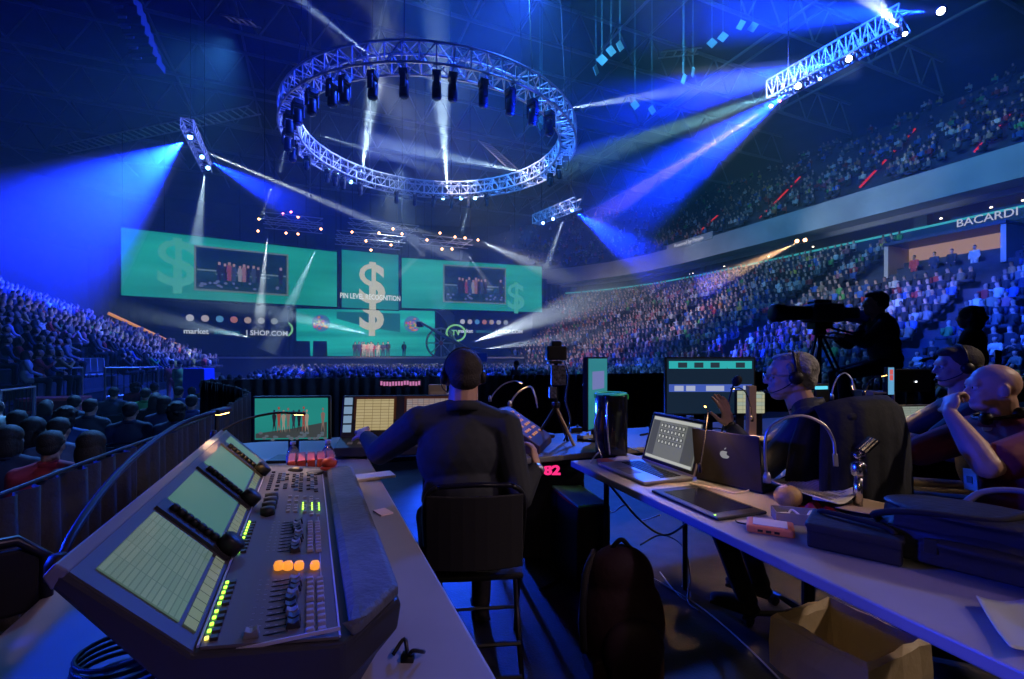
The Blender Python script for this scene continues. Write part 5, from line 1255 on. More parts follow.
def person(label, loc, rz, J, shirt, trousers=None, skin=SKIN, hair=None, hairm=None, headyaw=0, headpitch=0, headroll=0, s=1.0, vox=.0052, hands=(1,1), hc_=(.5,.5), hdir=None, sleeve='long', build=1.0, bellyr=1.0, shirtname='shirt', cat='person', group=None, shoes=True, face=True):
    """J: joints in the person's own frame (x right, y facing, z up from the floor): pel, chest, neck, head, shL elL wrL shR elR wrR, hpL knL anL hpR knR anR"""
    J = {k: Vector(v) for k, v in J.items()}
    R = Matrix.Rotation(headyaw,3,'Z')@Matrix.Rotation(headpitch,3,'X')@Matrix.Rotation(headroll,3,'Y')
    pr = head_prims(J['head'], R, s)
    nk = J['neck']; pr.append(('c', nk+Vector((0,0,-.03)), J['head']+R@Vector((0,-.02,-.05)), .060*s*build, .056*s*build))
    t = (J['chest']+J['pel'])/2
    pr += [('e', J['chest'], (.155*build,.10*build,.18)), ('e', t, (.13*build*bellyr,.10*build*bellyr,.16)), ('e', J['pel'], (.14*build,.10*build,.10)), ('c', J['shL'], J['shR'], .045, .045)]
    for sd_ in 'LR':
        sh, el, wr = J['sh'+sd_], J['el'+sd_], J['wr'+sd_]
        pr += [('c', sh, el, .046*build, .038*build), ('c', el, el.lerp(wr,.35), .040*build, .041*build), ('c', el.lerp(wr,.35), wr, .041*build, .026)]
        if hdir and hdir.get(sd_):
            fw, pn, cu = hdir[sd_]; hand(pr, wr, fw, pn, 1 if sd_ == 'L' else -1, cu)
        else: hand(pr, wr, (wr-el), Vector((0,0,-1))+Vector((0,.2,0)), 1 if sd_ == 'L' else -1, .5)
        if 'kn'+sd_ in J: pr += [('c', J['hp'+sd_], J['kn'+sd_], .065, .048), ('c', J['kn'+sd_], J['an'+sd_], .048, .034)]
    body = blob('person', pr, vox, skin, smooth=3, fac=.5); body.location = loc; body.rotation_euler = (0,0,rz)
    tag(body, label, cat, group)
    # shirt
    sp = [('e', J['chest']+Vector((0,0,.01)), (.182*build,.125*build,.19)), ('e', t, (.162*build*bellyr,.128*build*bellyr,.20)), ('e', J['pel']+Vector((0,0,.03)), (.165*build*bellyr,.13*build*bellyr,.11)),
          ('c', J['shL'], J['shR'], .068*build, .068*build), ('c', J['shL'], nk+Vector((-.02,-.01,.0)), .062*build, .066), ('c', J['shR'], nk+Vector((.02,-.01,.0)), .062*build, .066)]
    for sd_ in 'LR':
        sh, el, wr = J['sh'+sd_], J['el'+sd_], J['wr'+sd_]
        if sleeve == 'long': sp += [('c', sh, el, .070*build, .054*build), ('c', el, el.lerp(wr,.88), .054*build, .040)]
        else: sp += [('c', sh, sh.lerp(el,.72), .072*build, .064*build)]
    so = blob(shirtname, sp, vox*1.2, shirt, body, smooth=5)
    b = MB(); R0 = Matrix.Rotation(-.2,3,'X')
    b.rings([[nk+Vector((0,-.008,.018))+R0@Vector((rr*math.cos(a)*build, rr*.95*math.sin(a)*build, z)) for a in [2*PI*i/20 for i in range(20)]] for rr, z in ((.082,-.02),(.074,.022),(.066,.024),(.072,-.02))]); b.build('collar', shirt, so, smooth=True)
    if trousers and 'knL' in J:
        tp = [('e', J['pel']+Vector((0,0,-.03)), (.165*build,.125*build,.10))]
        for sd_ in 'LR': tp += [('c', J['hp'+sd_], J['kn'+sd_], .086*build, .064), ('c', J['kn'+sd_], J['an'+sd_]+Vector((0,0,.02)), .062, .050)]
        blob('trousers', tp, vox*1.5, trousers, body, smooth=4)
        if shoes:
            for sd_ in 'LR':
                an = J['an'+sd_]; blob('shoe', [('e', an+Vector((0,.05,-.035)), (.045,.125,.035)), ('b', an+Vector((0,.05,-.058)), (.08,.22,.02)), ('c', an+Vector((0,-.02,.0)), an+Vector((0,-.01,.03)), .042,.040)], .008, MATTE, body, smooth=3)
    hc = J['head']
    def P(x,y,z): return hc+R@Vector((x*s,y*s,z*s))
    if hair == 'short':
        blob('hair', [('e', P(0,-.024,.040), (.084*s,.098*s,.088*s), R), ('e', P(0,-.060,-.004), (.072*s,.055*s,.062*s), R), ('e', P(0,.040,.088), (.056*s,.046*s,.028*s), R), ('c', P(-.072,-.008,.020), P(-.070,-.010,.045), .012*s,.016*s), ('c', P(.072,-.008,.020), P(.070,-.010,.045), .012*s,.016*s)], .006, hairm, body, smooth=3)
    elif hair == 'receding':
        blob('hair', [('e', P(0,-.040,.036), (.083*s,.088*s,.085*s), R), ('e', P(0,-.066,-.012), (.072*s,.050*s,.060*s), R), ('e', P(0,.010,.092), (.060*s,.060*s,.022*s), R), ('c', P(-.073,.000,.006), P(-.068,.010,.050), .013*s,.018*s), ('c', P(.073,.000,.006), P(.068,.010,.050), .013*s,.018*s)], .006, hairm, body, smooth=3)
    elif hair == 'long':
        blob('hair', [('e', P(0,-.022,.042), (.090*s,.104*s,.092*s), R), ('e', P(0,-.068,-.05), (.088*s,.060*s,.12*s), R), ('e', P(-.055,-.02,-.05), (.035*s,.05*s,.10*s), R), ('e', P(.055,-.02,-.05), (.035*s,.05*s,.10*s), R)], .008, hairm, body, smooth=4)
    elif hair == 'curly':
        rr = random.Random(4); L = [('e', P(0,-.022,.042), (.10*s,.112*s,.10*s), R), ('e', P(0,-.06,-.04), (.10*s,.07*s,.11*s), R)]
        for i in range(26):
            a, c_ = rr.uniform(0,2*PI), rr.uniform(-.6,1); q = (1-c_*c_)**.5; L.append(('e', P(.095*q*math.cos(a), -.035+.10*min(.2,q*math.sin(a)), .02+.10*c_), (.026*s,.026*s,.026*s), R))
        blob('hair', L, .008, hairm, body, smooth=2)
    if face:
        for sg in (-1,1):
            b = MB(); b.ball(P(sg*.030,.080,.006), .0115*s, 12); e = b.build('eye', HEYE, body, smooth=True)
            b = MB(); b.ball(P(sg*.030,.0895,.006), (.0055*s,.0035*s,.0055*s), 8, R); b.build('iris', IRIS, e, smooth=True)
    return body, P, R
def headset(body, P, R, side=-1, m=BLACK, mic=True, both=True, neckdown=0):
    b = MB(); pts = []
    for k in range(13):
        a = PI*k/12; pts.append(P(.088*math.cos(a), -.012, .018+.112*math.sin(a)))
    b.tube(pts, .006, 6); h = b.build('headset_band', m, body, smooth=True)
    for sg in ((-1,1) if both else (side,)):
        b = MB(); b.lathe([(.030,-.012),(.033,0),(.028,.014),(.006,.016)], P(sg*.088,-.008,-.004), 16, R@Matrix.Rotation(sg*PI/2,3,'Y')); b.build('ear_cup', m, h, smooth=True)
    if mic:
        b = MB(); b.tube(smooth_path([P(side*.094,-.005,-.01), P(side*.090,.040,-.045), P(side*.060,.090,-.070), P(side*.030,.112,-.066)],6), .0028, 6); b.ball(P(side*.028,.114,-.066), .009, 8); b.build('microphone_boom', m, h, smooth=True)
    return h
# helper: world point -> a person's own frame
def into(loc, rz):
    M = (Matrix.Translation(loc)@Matrix.Rotation(rz,4,'Z')).inverted()
    return lambda w: M@Vector(w)
DTH = TH                                   # facing down the hall: +Y turned by TH
# ---- operator in the middle, seen from behind
loc = Vector((-.215,2.12,0)); rz = math.radians(12); g = into(loc, rz)
J = dict(pel=(0,-.02,.55), chest=(0,.03,.90), neck=(0,.06,1.105), head=g((-.232,2.22,1.262)))
J['shL'] = g((-.425,2.16,1.05)); J['shR'] = g((-.035,2.16,1.03))
J['elL'] = g((-.66,2.34,.88)); J['wrL'] = g((-.80,2.56,.925)); J['elR'] = g((.03,2.06,.74)); J['wrR'] = g((.115,2.20,.84))
for sd_, x in (('L',-.1),('R',.1)): J['hp'+sd_] = (x,0,.52); J['kn'+sd_] = (x*1.5,.46,.50); J['an'+sd_] = (x*1.2,.30,.08)
op, P, R = person('person in a black long-sleeved shirt sitting at the middle desk, seen from behind', loc, rz, J, mat('shirt_black', (.022,.026,.034), .8, bump=.4, bscale=14), mat('trousers_dark', (.01,.011,.015), .85), SKIN, 'short', mat('hair_dark', (.035,.028,.025), .7, bump=.5, bscale=120), headyaw=.05, headpitch=-.05, s=1.04, build=1.18,
    hdir={'L':((-.25,.9,.25),(.3,.2,-.9),.55), 'R':((-.05,.45,.85),(-.75,.5,-.1),.85)})
headset(op, P, R, -1)
b = MB(); w = J['wrR']; b.lathe([(.031,-.012),(.033,0),(.031,.012),(.027,.012),(.027,-.012)], w-Vector((0,.02,.008)), 18, (w-J['elR']).to_track_quat('Z','Y').to_matrix()); b.build('wristwatch', STEEL, op, smooth=True)
# ---- grey-haired man gesturing
loc = Vector((1.50,2.26,.05)); rz = math.radians(48); g = into(loc, rz)
J = dict(pel=(0,0,.58), chest=g((1.50,2.28,.93)), neck=g((1.445,2.32,1.105)), head=g((1.375,2.33,1.258)))
J['shL'] = g((1.36,2.16,1.055)); J['shR'] = g((1.60,2.46,1.055)); J['elL'] = g((1.19,2.20,.835)); J['wrL'] = g((1.085,2.34,1.01)); J['elR'] = g((1.50,2.72,.84)); J['wrR'] = g((1.32,2.86,.86))
for sd_, x in (('L',-.1),('R',.1)): J['hp'+sd_] = (x,0,.52); J['kn'+sd_] = (x*1.5,.46,.50); J['an'+sd_] = (x*1.2,.32,.08)
GREYH = mat('hair_grey', (.30,.29,.27), .6, bump=.9, bscale=90, var=.5, vscale=30)
fw = g.__call__(Vector((1.085-.10,2.34+.02,1.01+.40)))-Vector(J['wrL'])
gm, P, R = person('grey-haired person in a dark shirt and glasses raising one open hand beside the wide monitor', loc, rz, J, mat('shirt_navy', (.020,.026,.048), .6, bump=.5, bscale=12), mat('trousers_dark'), SKIN2, 'receding', GREYH, headyaw=math.radians(24), headpitch=-.06, s=1.03, build=1.08,
    hdir={'L':(fw,(.2,.75,.25),.28), 'R':((-.3,.9,0),(0,0,-1),.5)})
headset(gm, P, R, -1, both=False)
b = MB()
for sg in (-1,1):
    b.tube([P(sg*.032+.021*math.cos(a),.106,.004+.015*math.sin(a)) for a in [2*PI*k/14 for k in range(15)]], .0018, 5)
    b.tube([P(sg*.053,.105,.008), P(sg*.074,.05,.010), P(sg*.080,-.01,.006)], .0018, 5)
b.tube([P(-.011,.107,.006), P(.011,.107,.006)], .0018, 5); b.build('glasses', STEEL, gm)
b = MB(); w = Vector(J['wrL']); b.lathe([(.030,-.011),(.033,0),(.030,.011),(.026,.011),(.026,-.011)], w, 18, (w-Vector(J['elL'])).to_track_quat('Z','Y').to_matrix()); b.build('wristwatch', BLACK, gm, smooth=True)
# ---- bald man, hand at his mouth
loc = Vector((2.32,2.05,.02)); rz = math.radians(66); g = into(loc, rz)
J = dict(pel=(0,0,.60), chest=g((2.24,2.09,.89)), neck=g((2.19,2.10,1.06)), head=g((2.135,2.09,1.215)))
J['shL'] = g((2.13,1.88,.99)); J['shR'] = g((2.28,2.30,.99)); J['elL'] = g((1.84,1.82,.93)); J['wrL'] = g((1.835,1.97,1.12)); J['elR'] = g((2.04,2.48,.82)); J['wrR'] = g((1.86,2.44,.84))
for sd_, x in (('L',-.11),('R',.11)): J['hp'+sd_] = (x,0,.58); J['kn'+sd_] = (x*1.5,.47,.60); J['an'+sd_] = (x*1.2,.36,.08)
fw = (g((1.90,2.03,1.215))-J['wrL'])
bm_, P, R = person('bald person in a maroon polo shirt resting a hand against the mouth, at far right', loc, rz, J, mat('shirt_maroon', (.17,.025,.05), .8, bump=.3, bscale=16), mat('jeans', (.06,.09,.16), .8), SKIN2, None, None, headyaw=math.radians(6), headpitch=-.03, s=.92, build=1.2, bellyr=1.15, sleeve='short',
    hdir={'L':(fw,(.35,-.4,.1),1.0), 'R':((-.2,.9,0),(0,0,-1),.5)})
b = MB(); pts = []
for k in range(15):
    a = PI*(-.18+1.36*k/14); pts.append(P(.094*math.cos(a), .005+.085*math.sin(a)-.02, -.125-.02*math.sin(a)))
b.tube(pts, .008, 6); hs = b.build('neck_headset', BLACK, bm_, smooth=True)
for q in (pts[0], pts[-1], pts[9]):
    b = MB(); b.ball(q, (.026,.026,.030), 12); b.build('ear_cup', BLACK, hs, smooth=True)
nk, ch = J['neck'], J['chest']
b = MB(); fr = ch+Vector((-.05,.165,-.04)); b.tube(smooth_path([nk+Vector((-.095,-.03,.03)), ch+Vector((-.11,.10,.10)), fr+Vector((-.01,.0,.03)), fr+Vector((.0,.0,0))],6), .004, 6); b.tube(smooth_path([nk+Vector((.085,-.01,.03)), ch+Vector((.07,.13,.09)), fr+Vector((.01,0,.03)), fr],6), .004, 6); ly = b.build('lanyard', mat('lanyard_grey', (.5,.5,.55), .6), bm_, smooth=True)
b = MB(); b.box(fr+Vector((-.01,.01,-.045)), (.13,.005,.095), Matrix.Rotation(.15,3,'Y')); q = b.build('badge', mat('badge_blue', (.35,.5,.75), .5), ly, bevel=.002)
b = MB(); b.box(fr+Vector((-.01,.014,-.045)), (.05,.003,.03), Matrix.Rotation(.15,3,'Y')); b.build('badge_photo', mat('badge_dark', (.1,.12,.2), .5), q)
# ---- dark-haired man with headset at the far laptop
loc = Vector((2.80,2.72,.0)); rz = math.radians(60); g = into(loc, rz)
J = dict(pel=(0,0,.56), chest=g((2.72,2.76,.92)), neck=g((2.66,2.78,1.09)), head=g((2.63,2.78,1.295)))
J['shL'] = g((2.56,2.60,1.04)); J['shR'] = g((2.76,2.96,1.04)); J['elL'] = g((2.36,2.66,.86)); J['wrL'] = g((2.27,2.88,.90)); J['elR'] = g((2.6,3.15,.85)); J['wrR'] = g((2.45,3.2,.88))
for sd_, x in (('L',-.1),('R',.1)): J['hp'+sd_] = (x,0,.52); J['kn'+sd_] = (x*1.5,.46,.52); J['an'+sd_] = (x*1.2,.32,.08)
dm, P, R = person('dark-haired person wearing a headset leaning toward a laptop behind the bald man', loc, rz, J, mat('shirt_dark_grey', (.03,.034,.042), .75, bump=.3, bscale=14), mat('trousers_dark'), SKIN2, 'short', mat('hair_dark'), headyaw=math.radians(12), headpitch=-.05, s=1.04, build=1.02, sleeve='short')
headset(dm, P, R, -1)
# ---- camera operator and broadcast camera on the riser
b = MB(); b.prism([(3.0,4.45),(7.2,4.45),(7.2,7.0),(3.0,7.0)], 'z', 0, .55); b.prism([(2.97,4.42),(7.23,4.42),(7.23,4.45),(2.97,4.45)], 'z', .50, .57)
tag(b.build('camera_riser', MATTE), 'low black riser carrying the broadcast camera and its operator', 'riser')
loc = Vector((3.98,5.0,.55)); rz = math.radians(72); g = into(loc, rz)
J = dict(pel=(0,0,.76), chest=g((3.96,5.03,1.62)), neck=g((3.92,5.02,1.78)), head=g((3.86,5.0,1.925)))
J['shL'] = g((3.86,4.84,1.72)); J['shR'] = g((3.98,5.2,1.72)); J['elL'] = g((3.66,4.86,1.50)); J['wrL'] = g((3.50,4.95,1.58)); J['elR'] = g((3.75,5.25,1.5)); J['wrR'] = g((3.55,5.15,1.56))
for sd_, x in (('L',-.1),('R',.1)): J['hp'+sd_] = (x,0,.74); J['kn'+sd_] = (x*1.4,.44,.62); J['an'+sd_] = (x*1.2,.40,.12)
co, P, R = person('person in black sitting behind the big broadcast camera on the riser', loc, rz, J, mat('shirt_black'), mat('trousers_dark'), SKIN, 'short', mat('hair_dark'), headyaw=.1, s=1.08, build=1.12, vox=.010)
headset(co, P, R, -1, mic=False)
def stool(label, loc, rz, h, back=False):
    r = thing('stool', label, 'stool', loc, rz)
    b = MB(); b.lathe([(.17,h-.05),(.19,h-.03),(.19,h-.005),(.17,h)], seg=20); b.build('seat', MATTE, r, smooth=True)
    for k in range(4):
        a = PI/4+k*PI/2; b = MB(); b.tube([(.13*math.cos(a),.13*math.sin(a),h-.04),(.21*math.cos(a),.21*math.sin(a),0)], .012, 8); b.build('leg', DARKM, r)
    b = MB(); b.tube([(.18*math.cos(a),.18*math.sin(a),.25) for a in [2*PI*k/20 for k in range(21)]], .008, 6); b.build('foot_ring', DARKM, r)
    if back: b = MB(); b.box((0,-.19,h+.22), (.36,.03,.30)); b.tube([(0,-.17,h-.02),(0,-.20,h+.2)], .012, 6); b.build('backrest', MATTE, r, bevel=.01)
    return r
stool('black stool under the operator of the broadcast camera', Vector((3.99,4.99,.55)), rz, .66)
p = Vector((at(812,0,5.1).x,5.15,.55)); r = thing('broadcast_camera', 'large broadcast camera with a long lens on its tripod, pointing left', 'camera', p, math.radians(4))
zc = at(0,313,5.15).z-.55
b = MB(); b.box((.16,0,zc), (.34,.22,.20)); b.box((.12,0,zc+.12), (.2,.14,.05)); b.build('camera_body', mat('camera_grey', (.05,.055,.07), .45), r, bevel=.02)
b = MB(); b.lathe([(.075,0),(.080,.10),(.085,.28),(.10,.30),(.10,.40),(.085,.41)], (-.01,0,zc), 18, Matrix.Rotation(-PI/2,3,'Y')); b.build('long_lens', BLACK, r, smooth=True)
b = MB(); b.box((.42,-.0,zc+.0), (.22,.16,.12)); b.build('viewfinder', BLACK, r, bevel=.015)
b = MB(); b.box((.60,.05,zc-.03), (.34,.20,.12), Matrix.Rotation(.15,3,'Y')); b.build('blue_cover', mat('blue_cover', (.03,.08,.45), .5), r, bevel=.03)
b = MB(); b.box((.12,0,zc-.14), (.2,.14,.07)); b.lathe([(.07,-.24),(.06,-.17)], (.12,0,zc), 12); b.build('pan_head', BLACK, r, bevel=.01)
b = MB(); b.tube([(.2,0,zc-.15),(.45,-.05,zc-.22),(.62,-.06,zc-.20)], .012, 6); b.build('pan_handle', DARKM, r)
for k in range(3):
    a = -.6+k*2*PI/3; b = MB()
    for o_ in (-.03,.03): b.tube([(.12+o_,0,zc-.22),(.12+.42*math.cos(a)+o_,.42*math.sin(a),0)], .014, 6)
    b.build('leg', DARKM, r)
b = MB(); b.tube([(.12,0,zc-.22),(.12,0,.35)], .02, 8); b.build('column', DARKM, r)
loc = Vector((5.42,5.5,.55)); rz = math.radians(40); g = into(loc, rz)
J = dict(pel=(0,0,.62), chest=(0,.02,.97), neck=(0,.03,1.12), head=(0,.05,1.27), shL=(-.18,.02,1.06), shR=(.18,.02,1.06), elL=(-.22,.15,.82), wrL=(-.1,.35,.80), elR=(.22,.15,.82), wrR=(.1,.35,.80))
for sd_, x in (('L',-.1),('R',.1)): J['hp'+sd_] = (x,0,.60); J['kn'+sd_] = (x*1.4,.44,.55); J['an'+sd_] = (x*1.2,.40,.10)
pp, P, R = person('dark silhouetted person sitting on the riser right of the camera operator', loc, rz, J, mat('shirt_black'), mat('trousers_dark'), SKIN, 'curly', mat('hair_dark'), s=1.05, vox=.011)
stool('black stool under the silhouetted person on the riser', Vector((5.42,5.5,.55)), rz, .52, True)
# ------------------------------------------------------------------ chairs
def folding(label, loc, rz, sh=.45):
    r = thing('folding_chair', label, 'chair', loc, rz)
    for sg in (-1,1):
        b = MB(); b.tube(smooth_path([(sg*.21,.21,0),(sg*.21,.02,sh-.02),(sg*.205,-.16,.70),(sg*.19,-.20,.80),(sg*.15,-.215,.835)],6), .011, 8); b.build('side_frame', DARKM, r, smooth=True)
        b = MB(); b.tube([(sg*.19,-.24,0),(sg*.19,.14,sh-.02)], .011, 8); b.build('rear_leg', DARKM, r, smooth=True)
    b = MB(); b.tube(smooth_path([(-.15,-.215,.835),(0,-.222,.842),(.15,-.215,.835)],5), .011, 8); b.build('top_rail', mat('rail_gloss', (.03,.03,.05), .15, .6), r, smooth=True)
    for z, y in ((.16,-.158),(.06,-.218)): b = MB(); b.tube([(-.19,y,z),(.19,y,z)], .009, 6); b.build('stretcher', DARKM, r)
    b = MB(); b.tube([(-.21,.17,.14),(.21,.17,.14)], .009, 6); b.build('stretcher', DARKM, r)
    b = MB(); b.rings([[(x*.20, y*.19+.01, sh+z-.004*math.cos(x*1.5)) for y, z in ((-1,-.012),(-1,.010),(1,.010),(1,-.012))] for x in (-1,-.5,0,.5,1)]); b.build('seat', mat('seat_pad', (.02,.02,.022), .6), r, bevel=.006)
    b = MB(); b.rings([[(x*.195, -.195-.03*(1-x*x)+y, z) for y, z in ((-.008,.50),(.010,.50),(-.005,.80),(-.02,.80))] for x in [-1+.25*i for i in range(9)]]); b.build('backrest', mat('seat_pad'), r, smooth=False, bevel=.004)
    return r
folding('black metal folding chair under the operator in the middle', Vector((-.17,2.10,0)), math.radians(6))
def office(label, loc, rz, backh=1.18, bw=.50, cover=False, arms=True, sh=.50):
    r = thing('office_chair', label, 'chair', loc, rz)
    b = MB(); b.lathe([(.03,.06),(.03,.30),(.02,.32),(.02,sh-.05)], seg=12); b.build('gas_column', DARKM, r)
    for k in range(5):
        a = k*2*PI/5; b = MB(); b.tube([(0,0,.10),(.27*math.cos(a),.27*math.sin(a),.07)], [.022,.014], 6); l = b.build('base_spoke', BLACK, r)
        b = MB(); b.lathe([(.028,-.015),(.028,.015)], (.27*math.cos(a),.27*math.sin(a),.03), 12, Matrix.Rotation(PI/2,3,'X')); b.build('caster', BLACK, l)
    blob('seat', [('b',(0,.02,sh-.03),(.46,.44,.05)),('e',(0,.02,sh-.01),(.24,.23,.04))], .010, mat('chair_fabric', (.02,.024,.03), .85, bump=.3, bscale=70), r, smooth=5)
    L = []
    for z in [sh+.12+i*.06 for i in range(int((backh-sh-.12)/.06)+1)]:
        t = (z-sh)/(backh-sh); w = bw/2*(1-.25*max(0,t-.75)*2); L.append(('e',(0,-.24-.06*t,z),(w,.045,.06)))
    if len(L): blob('backrest', L, .010, mat('chair_fabric'), r, smooth=8)
    if arms:
        for sg in (-1,1):
            b = MB(); b.tube(smooth_path([(sg*.24,.0,sh-.04),(sg*.29,.0,sh+.05),(sg*.29,0,sh+.20)],5), .014, 8); a = b.build('armrest_support', BLACK, r, smooth=True)
            blob('armrest_pad', [('c',(sg*.29,-.14,sh+.22),(sg*.29,.15,sh+.22),.028,.024)], .007, mat('arm_pad', (.03,.04,.09), .35), r, smooth=3)
    if cover:
        # jacket draped over the back
        b = MB(); rs = []
        for i in range(25):
            x = -1+i/12; fold = .012*math.sin(i*1.7)+.008*math.sin(i*.7)
            row = []
            for (y, z) in ((-.37,.60),(-.375,.70),(-.37,.85),(-.365,1.05),(-.345,1.17),(-.30,1.215),(-.255,1.18),(-.23,1.05),(-.21,.85)):
                k = 1-.18*max(0,(z-.95)/.25)**2; row.append((x*.305*k+fold*.5, y+.10*x*x*(1 if z > .5 else .7)+fold*(1.2-z)*1.5, z-.05*abs(x)**3+(fold if z < .5 else 0)+(backh-1.18)))
            rs.append(row)
        b.rings(rs, closed=False, caps=False); b.build('draped_jacket', mat('jacket_black', (.012,.015,.02), .85, bump=.5, bscale=20), r, smooth=True, solid=.012)
    return r
cp = at(862,0,1.86)
office('high-backed office chair with a black jacket draped over it, under the grey-haired person', Vector((1.45,2.30,0)), math.radians(22), 1.15, .44, True, arms=False)
office('black office chair with padded armrests under the bald person', Vector((2.33,2.05,0)), math.radians(66), .98, .48, False, True, .54)
office('black office chair under the dark-haired person with the headset', Vector((2.81,2.72,0)), math.radians(60), .95, .44, False, True, .48)
# people presenting on stage
STC = [mat('st%d' % i, c, .7) for i, c in enumerate(((.02,.02,.025),(.45,.05,.06),(.5,.48,.45),(.03,.04,.10),(.55,.3,.28),(.25,.03,.03)))]
random.seed(12)
def standing(label, p, rz, m, group=None, h=1.75):
    s = h/1.75
    body = blob('person', [('e',(0,0,1.62*s),(.085,.10,.125)),('c',(0,0,1.42*s),(0,0,1.55*s),.06,.055),('e',(0,0,1.2*s),(.17,.11,.24)),('e',(0,0,.98*s),(.15,.11,.14)),
        ('c',(-.19,0,1.38*s),(-.24,.03,1.10*s),.055,.045),('c',(-.24,.03,1.10*s),(-.20,.14,.90*s),.042,.035),('c',(.19,0,1.38*s),(.24,.03,1.10*s),.055,.045),('c',(.24,.03,1.10*s),(.20,.14,.90*s),.042,.035),
        ('c',(-.09,0,.92*s),(-.11,.02,.48*s),.085,.06),('c',(-.11,.02,.48*s),(-.12,-.01,.06),.058,.045),('c',(.09,0,.92*s),(.11,.02,.48*s),.085,.06),('c',(.11,.02,.48*s),(.12,-.01,.06),.058,.045),('e',(-.12,.06,.035),(.05,.13,.035)),('e',(.12,.06,.035),(.05,.13,.035))], .022, SKIN, smooth=2)
    body.location = p; body.rotation_euler = (0,0,rz); tag(body, label, 'person', group)
    blob('clothes', [('e',(0,0,1.2*s),(.195,.135,.26)),('e',(0,0,.98*s),(.18,.135,.17)),('c',(-.20,0,1.37*s),(.20,0,1.37*s),.07,.07),('c',(-.19,0,1.38*s),(-.24,.03,1.10*s),.068,.055),('c',(.19,0,1.38*s),(.24,.03,1.10*s),.068,.055),('c',(-.24,.03,1.10*s),(-.21,.12,.95*s),.052,.045),('c',(.24,.03,1.10*s),(.21,.12,.95*s),.052,.045),
        ('c',(-.09,0,.92*s),(-.11,.02,.48*s),.10,.075),('c',(-.11,.02,.48*s),(-.12,-.01,.10),.072,.06),('c',(.09,0,.92*s),(.11,.02,.48*s),.10,.075),('c',(.11,.02,.48*s),(.12,-.01,.10),.072,.06)], .024, m, body, smooth=2)
    blob('hair', [('e',(0,-.02,1.665*s),(.092,.105,.105))], .024, mat('hair_dark'), body, smooth=1)
    return body
names = ['black', 'bright red', 'pale grey', 'navy', 'pink', 'dark red']
pos = [(355,0),(359,3),(364,2),(368,4),(373,1),(378,2),(383,3),(388,0),(362,5),(371,2),(404,0)]
sp0 = {}
for i, (px, mi) in enumerate(pos):
    q = at(px, 0, 52.5+(i % 3)*.6); q.z = 1.45
    lab = ('presenter in %s standing %s' % (names[mi], 'alone right of the group on the stage' if px == 404 else 'in the group on stage, %s from its left end' % ('first','second','fourth','fifth','seventh','eighth','ninth','last','third','sixth')[i])) if i < 11 else ''
    if mi in sp0:
        o = dup(sp0[mi], q, PI+TH*.6, lab)
    else: o = sp0[mi] = standing(lab, q, PI+TH*.6, STC[mi])
    o.scale = (1,1,random.uniform(.93,1.04)); o['group'] = 'presenters on the stage'
light('SPOT', 'stage_key', A(38, 6, 16), 26000, (1,.78,.62), Vector((at(375,0,53).x,53,2.4)), .3, 16, .7)
# ================================================================== THE AUDIENCE
rnd = random.Random(77)
SHIRTS = [('white',(.50,.50,.50),9),('grey',(.15,.16,.17),14),('black',(.02,.02,.025),34),('navy',(.02,.035,.09),16),('red',(.32,.03,.03),6),('pink',(.45,.16,.20),3),('green',(.08,.30,.08),3),('blue',(.05,.13,.42),7),('yellow',(.45,.35,.05),1.5),('tan',(.28,.20,.13),4),('orange',(.42,.15,.04),1.5)]
def shirt():
    k = rnd.uniform(0, sum(s[2] for s in SHIRTS))
    for n, c, w in SHIRTS:
        k -= w
        if k <= 0: return n, c
    return SHIRTS[0][:2]
SHM = mat('spectator_shirt', (.3,.3,.3), .85, objcol=True)
HAIRM = mat('hair_dark')
# ---- people just behind the drape, each with body, shirt, hair
def near_proto(hair, sleeve='long', build=1.0):
    J = dict(pel=(0,0,.54), chest=(0,.02,.88), neck=(0,.04,1.05), head=(0,.07,1.21), shL=(-.18,.02,1.00), shR=(.18,.02,1.00), elL=(-.24,.12,.76), wrL=(-.12,.34,.70), elR=(.24,.12,.76), wrR=(.12,.34,.70), hpL=(-.1,0,.50), knL=(-.13,.44,.50), anL=(-.12,.36,.08), hpR=(.1,0,.50), knR=(.13,.44,.50), anR=(.12,.36,.08))
    o, P, R = person('', Vector((0,0,0)), 0, J, SHM, mat('trousers_dark'), SKIN, hair, HAIRM, vox=.013, build=build, sleeve=sleeve, hands=(0,0), shoes=False, face=False)
    return o
PN = {}
def near(px, py, hair, col, label, z=.67, turn=0):
    first_ = hair not in PN
    if first_: PN[hair] = near_proto(hair if hair != 'bald' else None, 'short' if hair == 'bald' else 'long', 1.12 if hair == 'bald' else 1.0)
    o = PN[hair] if first_ else dup(PN[hair])
    p = onz(px, py, z); o.location = (p.x, p.y, FLZ); o.rotation_euler = (0,0,TH+turn); o['label'] = label; o['group'] = 'floor audience just behind the black drape'
    for ch in o.children:
        if ch.name.startswith('shirt'):
            ch.color = (*col, 1)
            for c2 in ch.children: c2.color = (*col, 1)
    return o
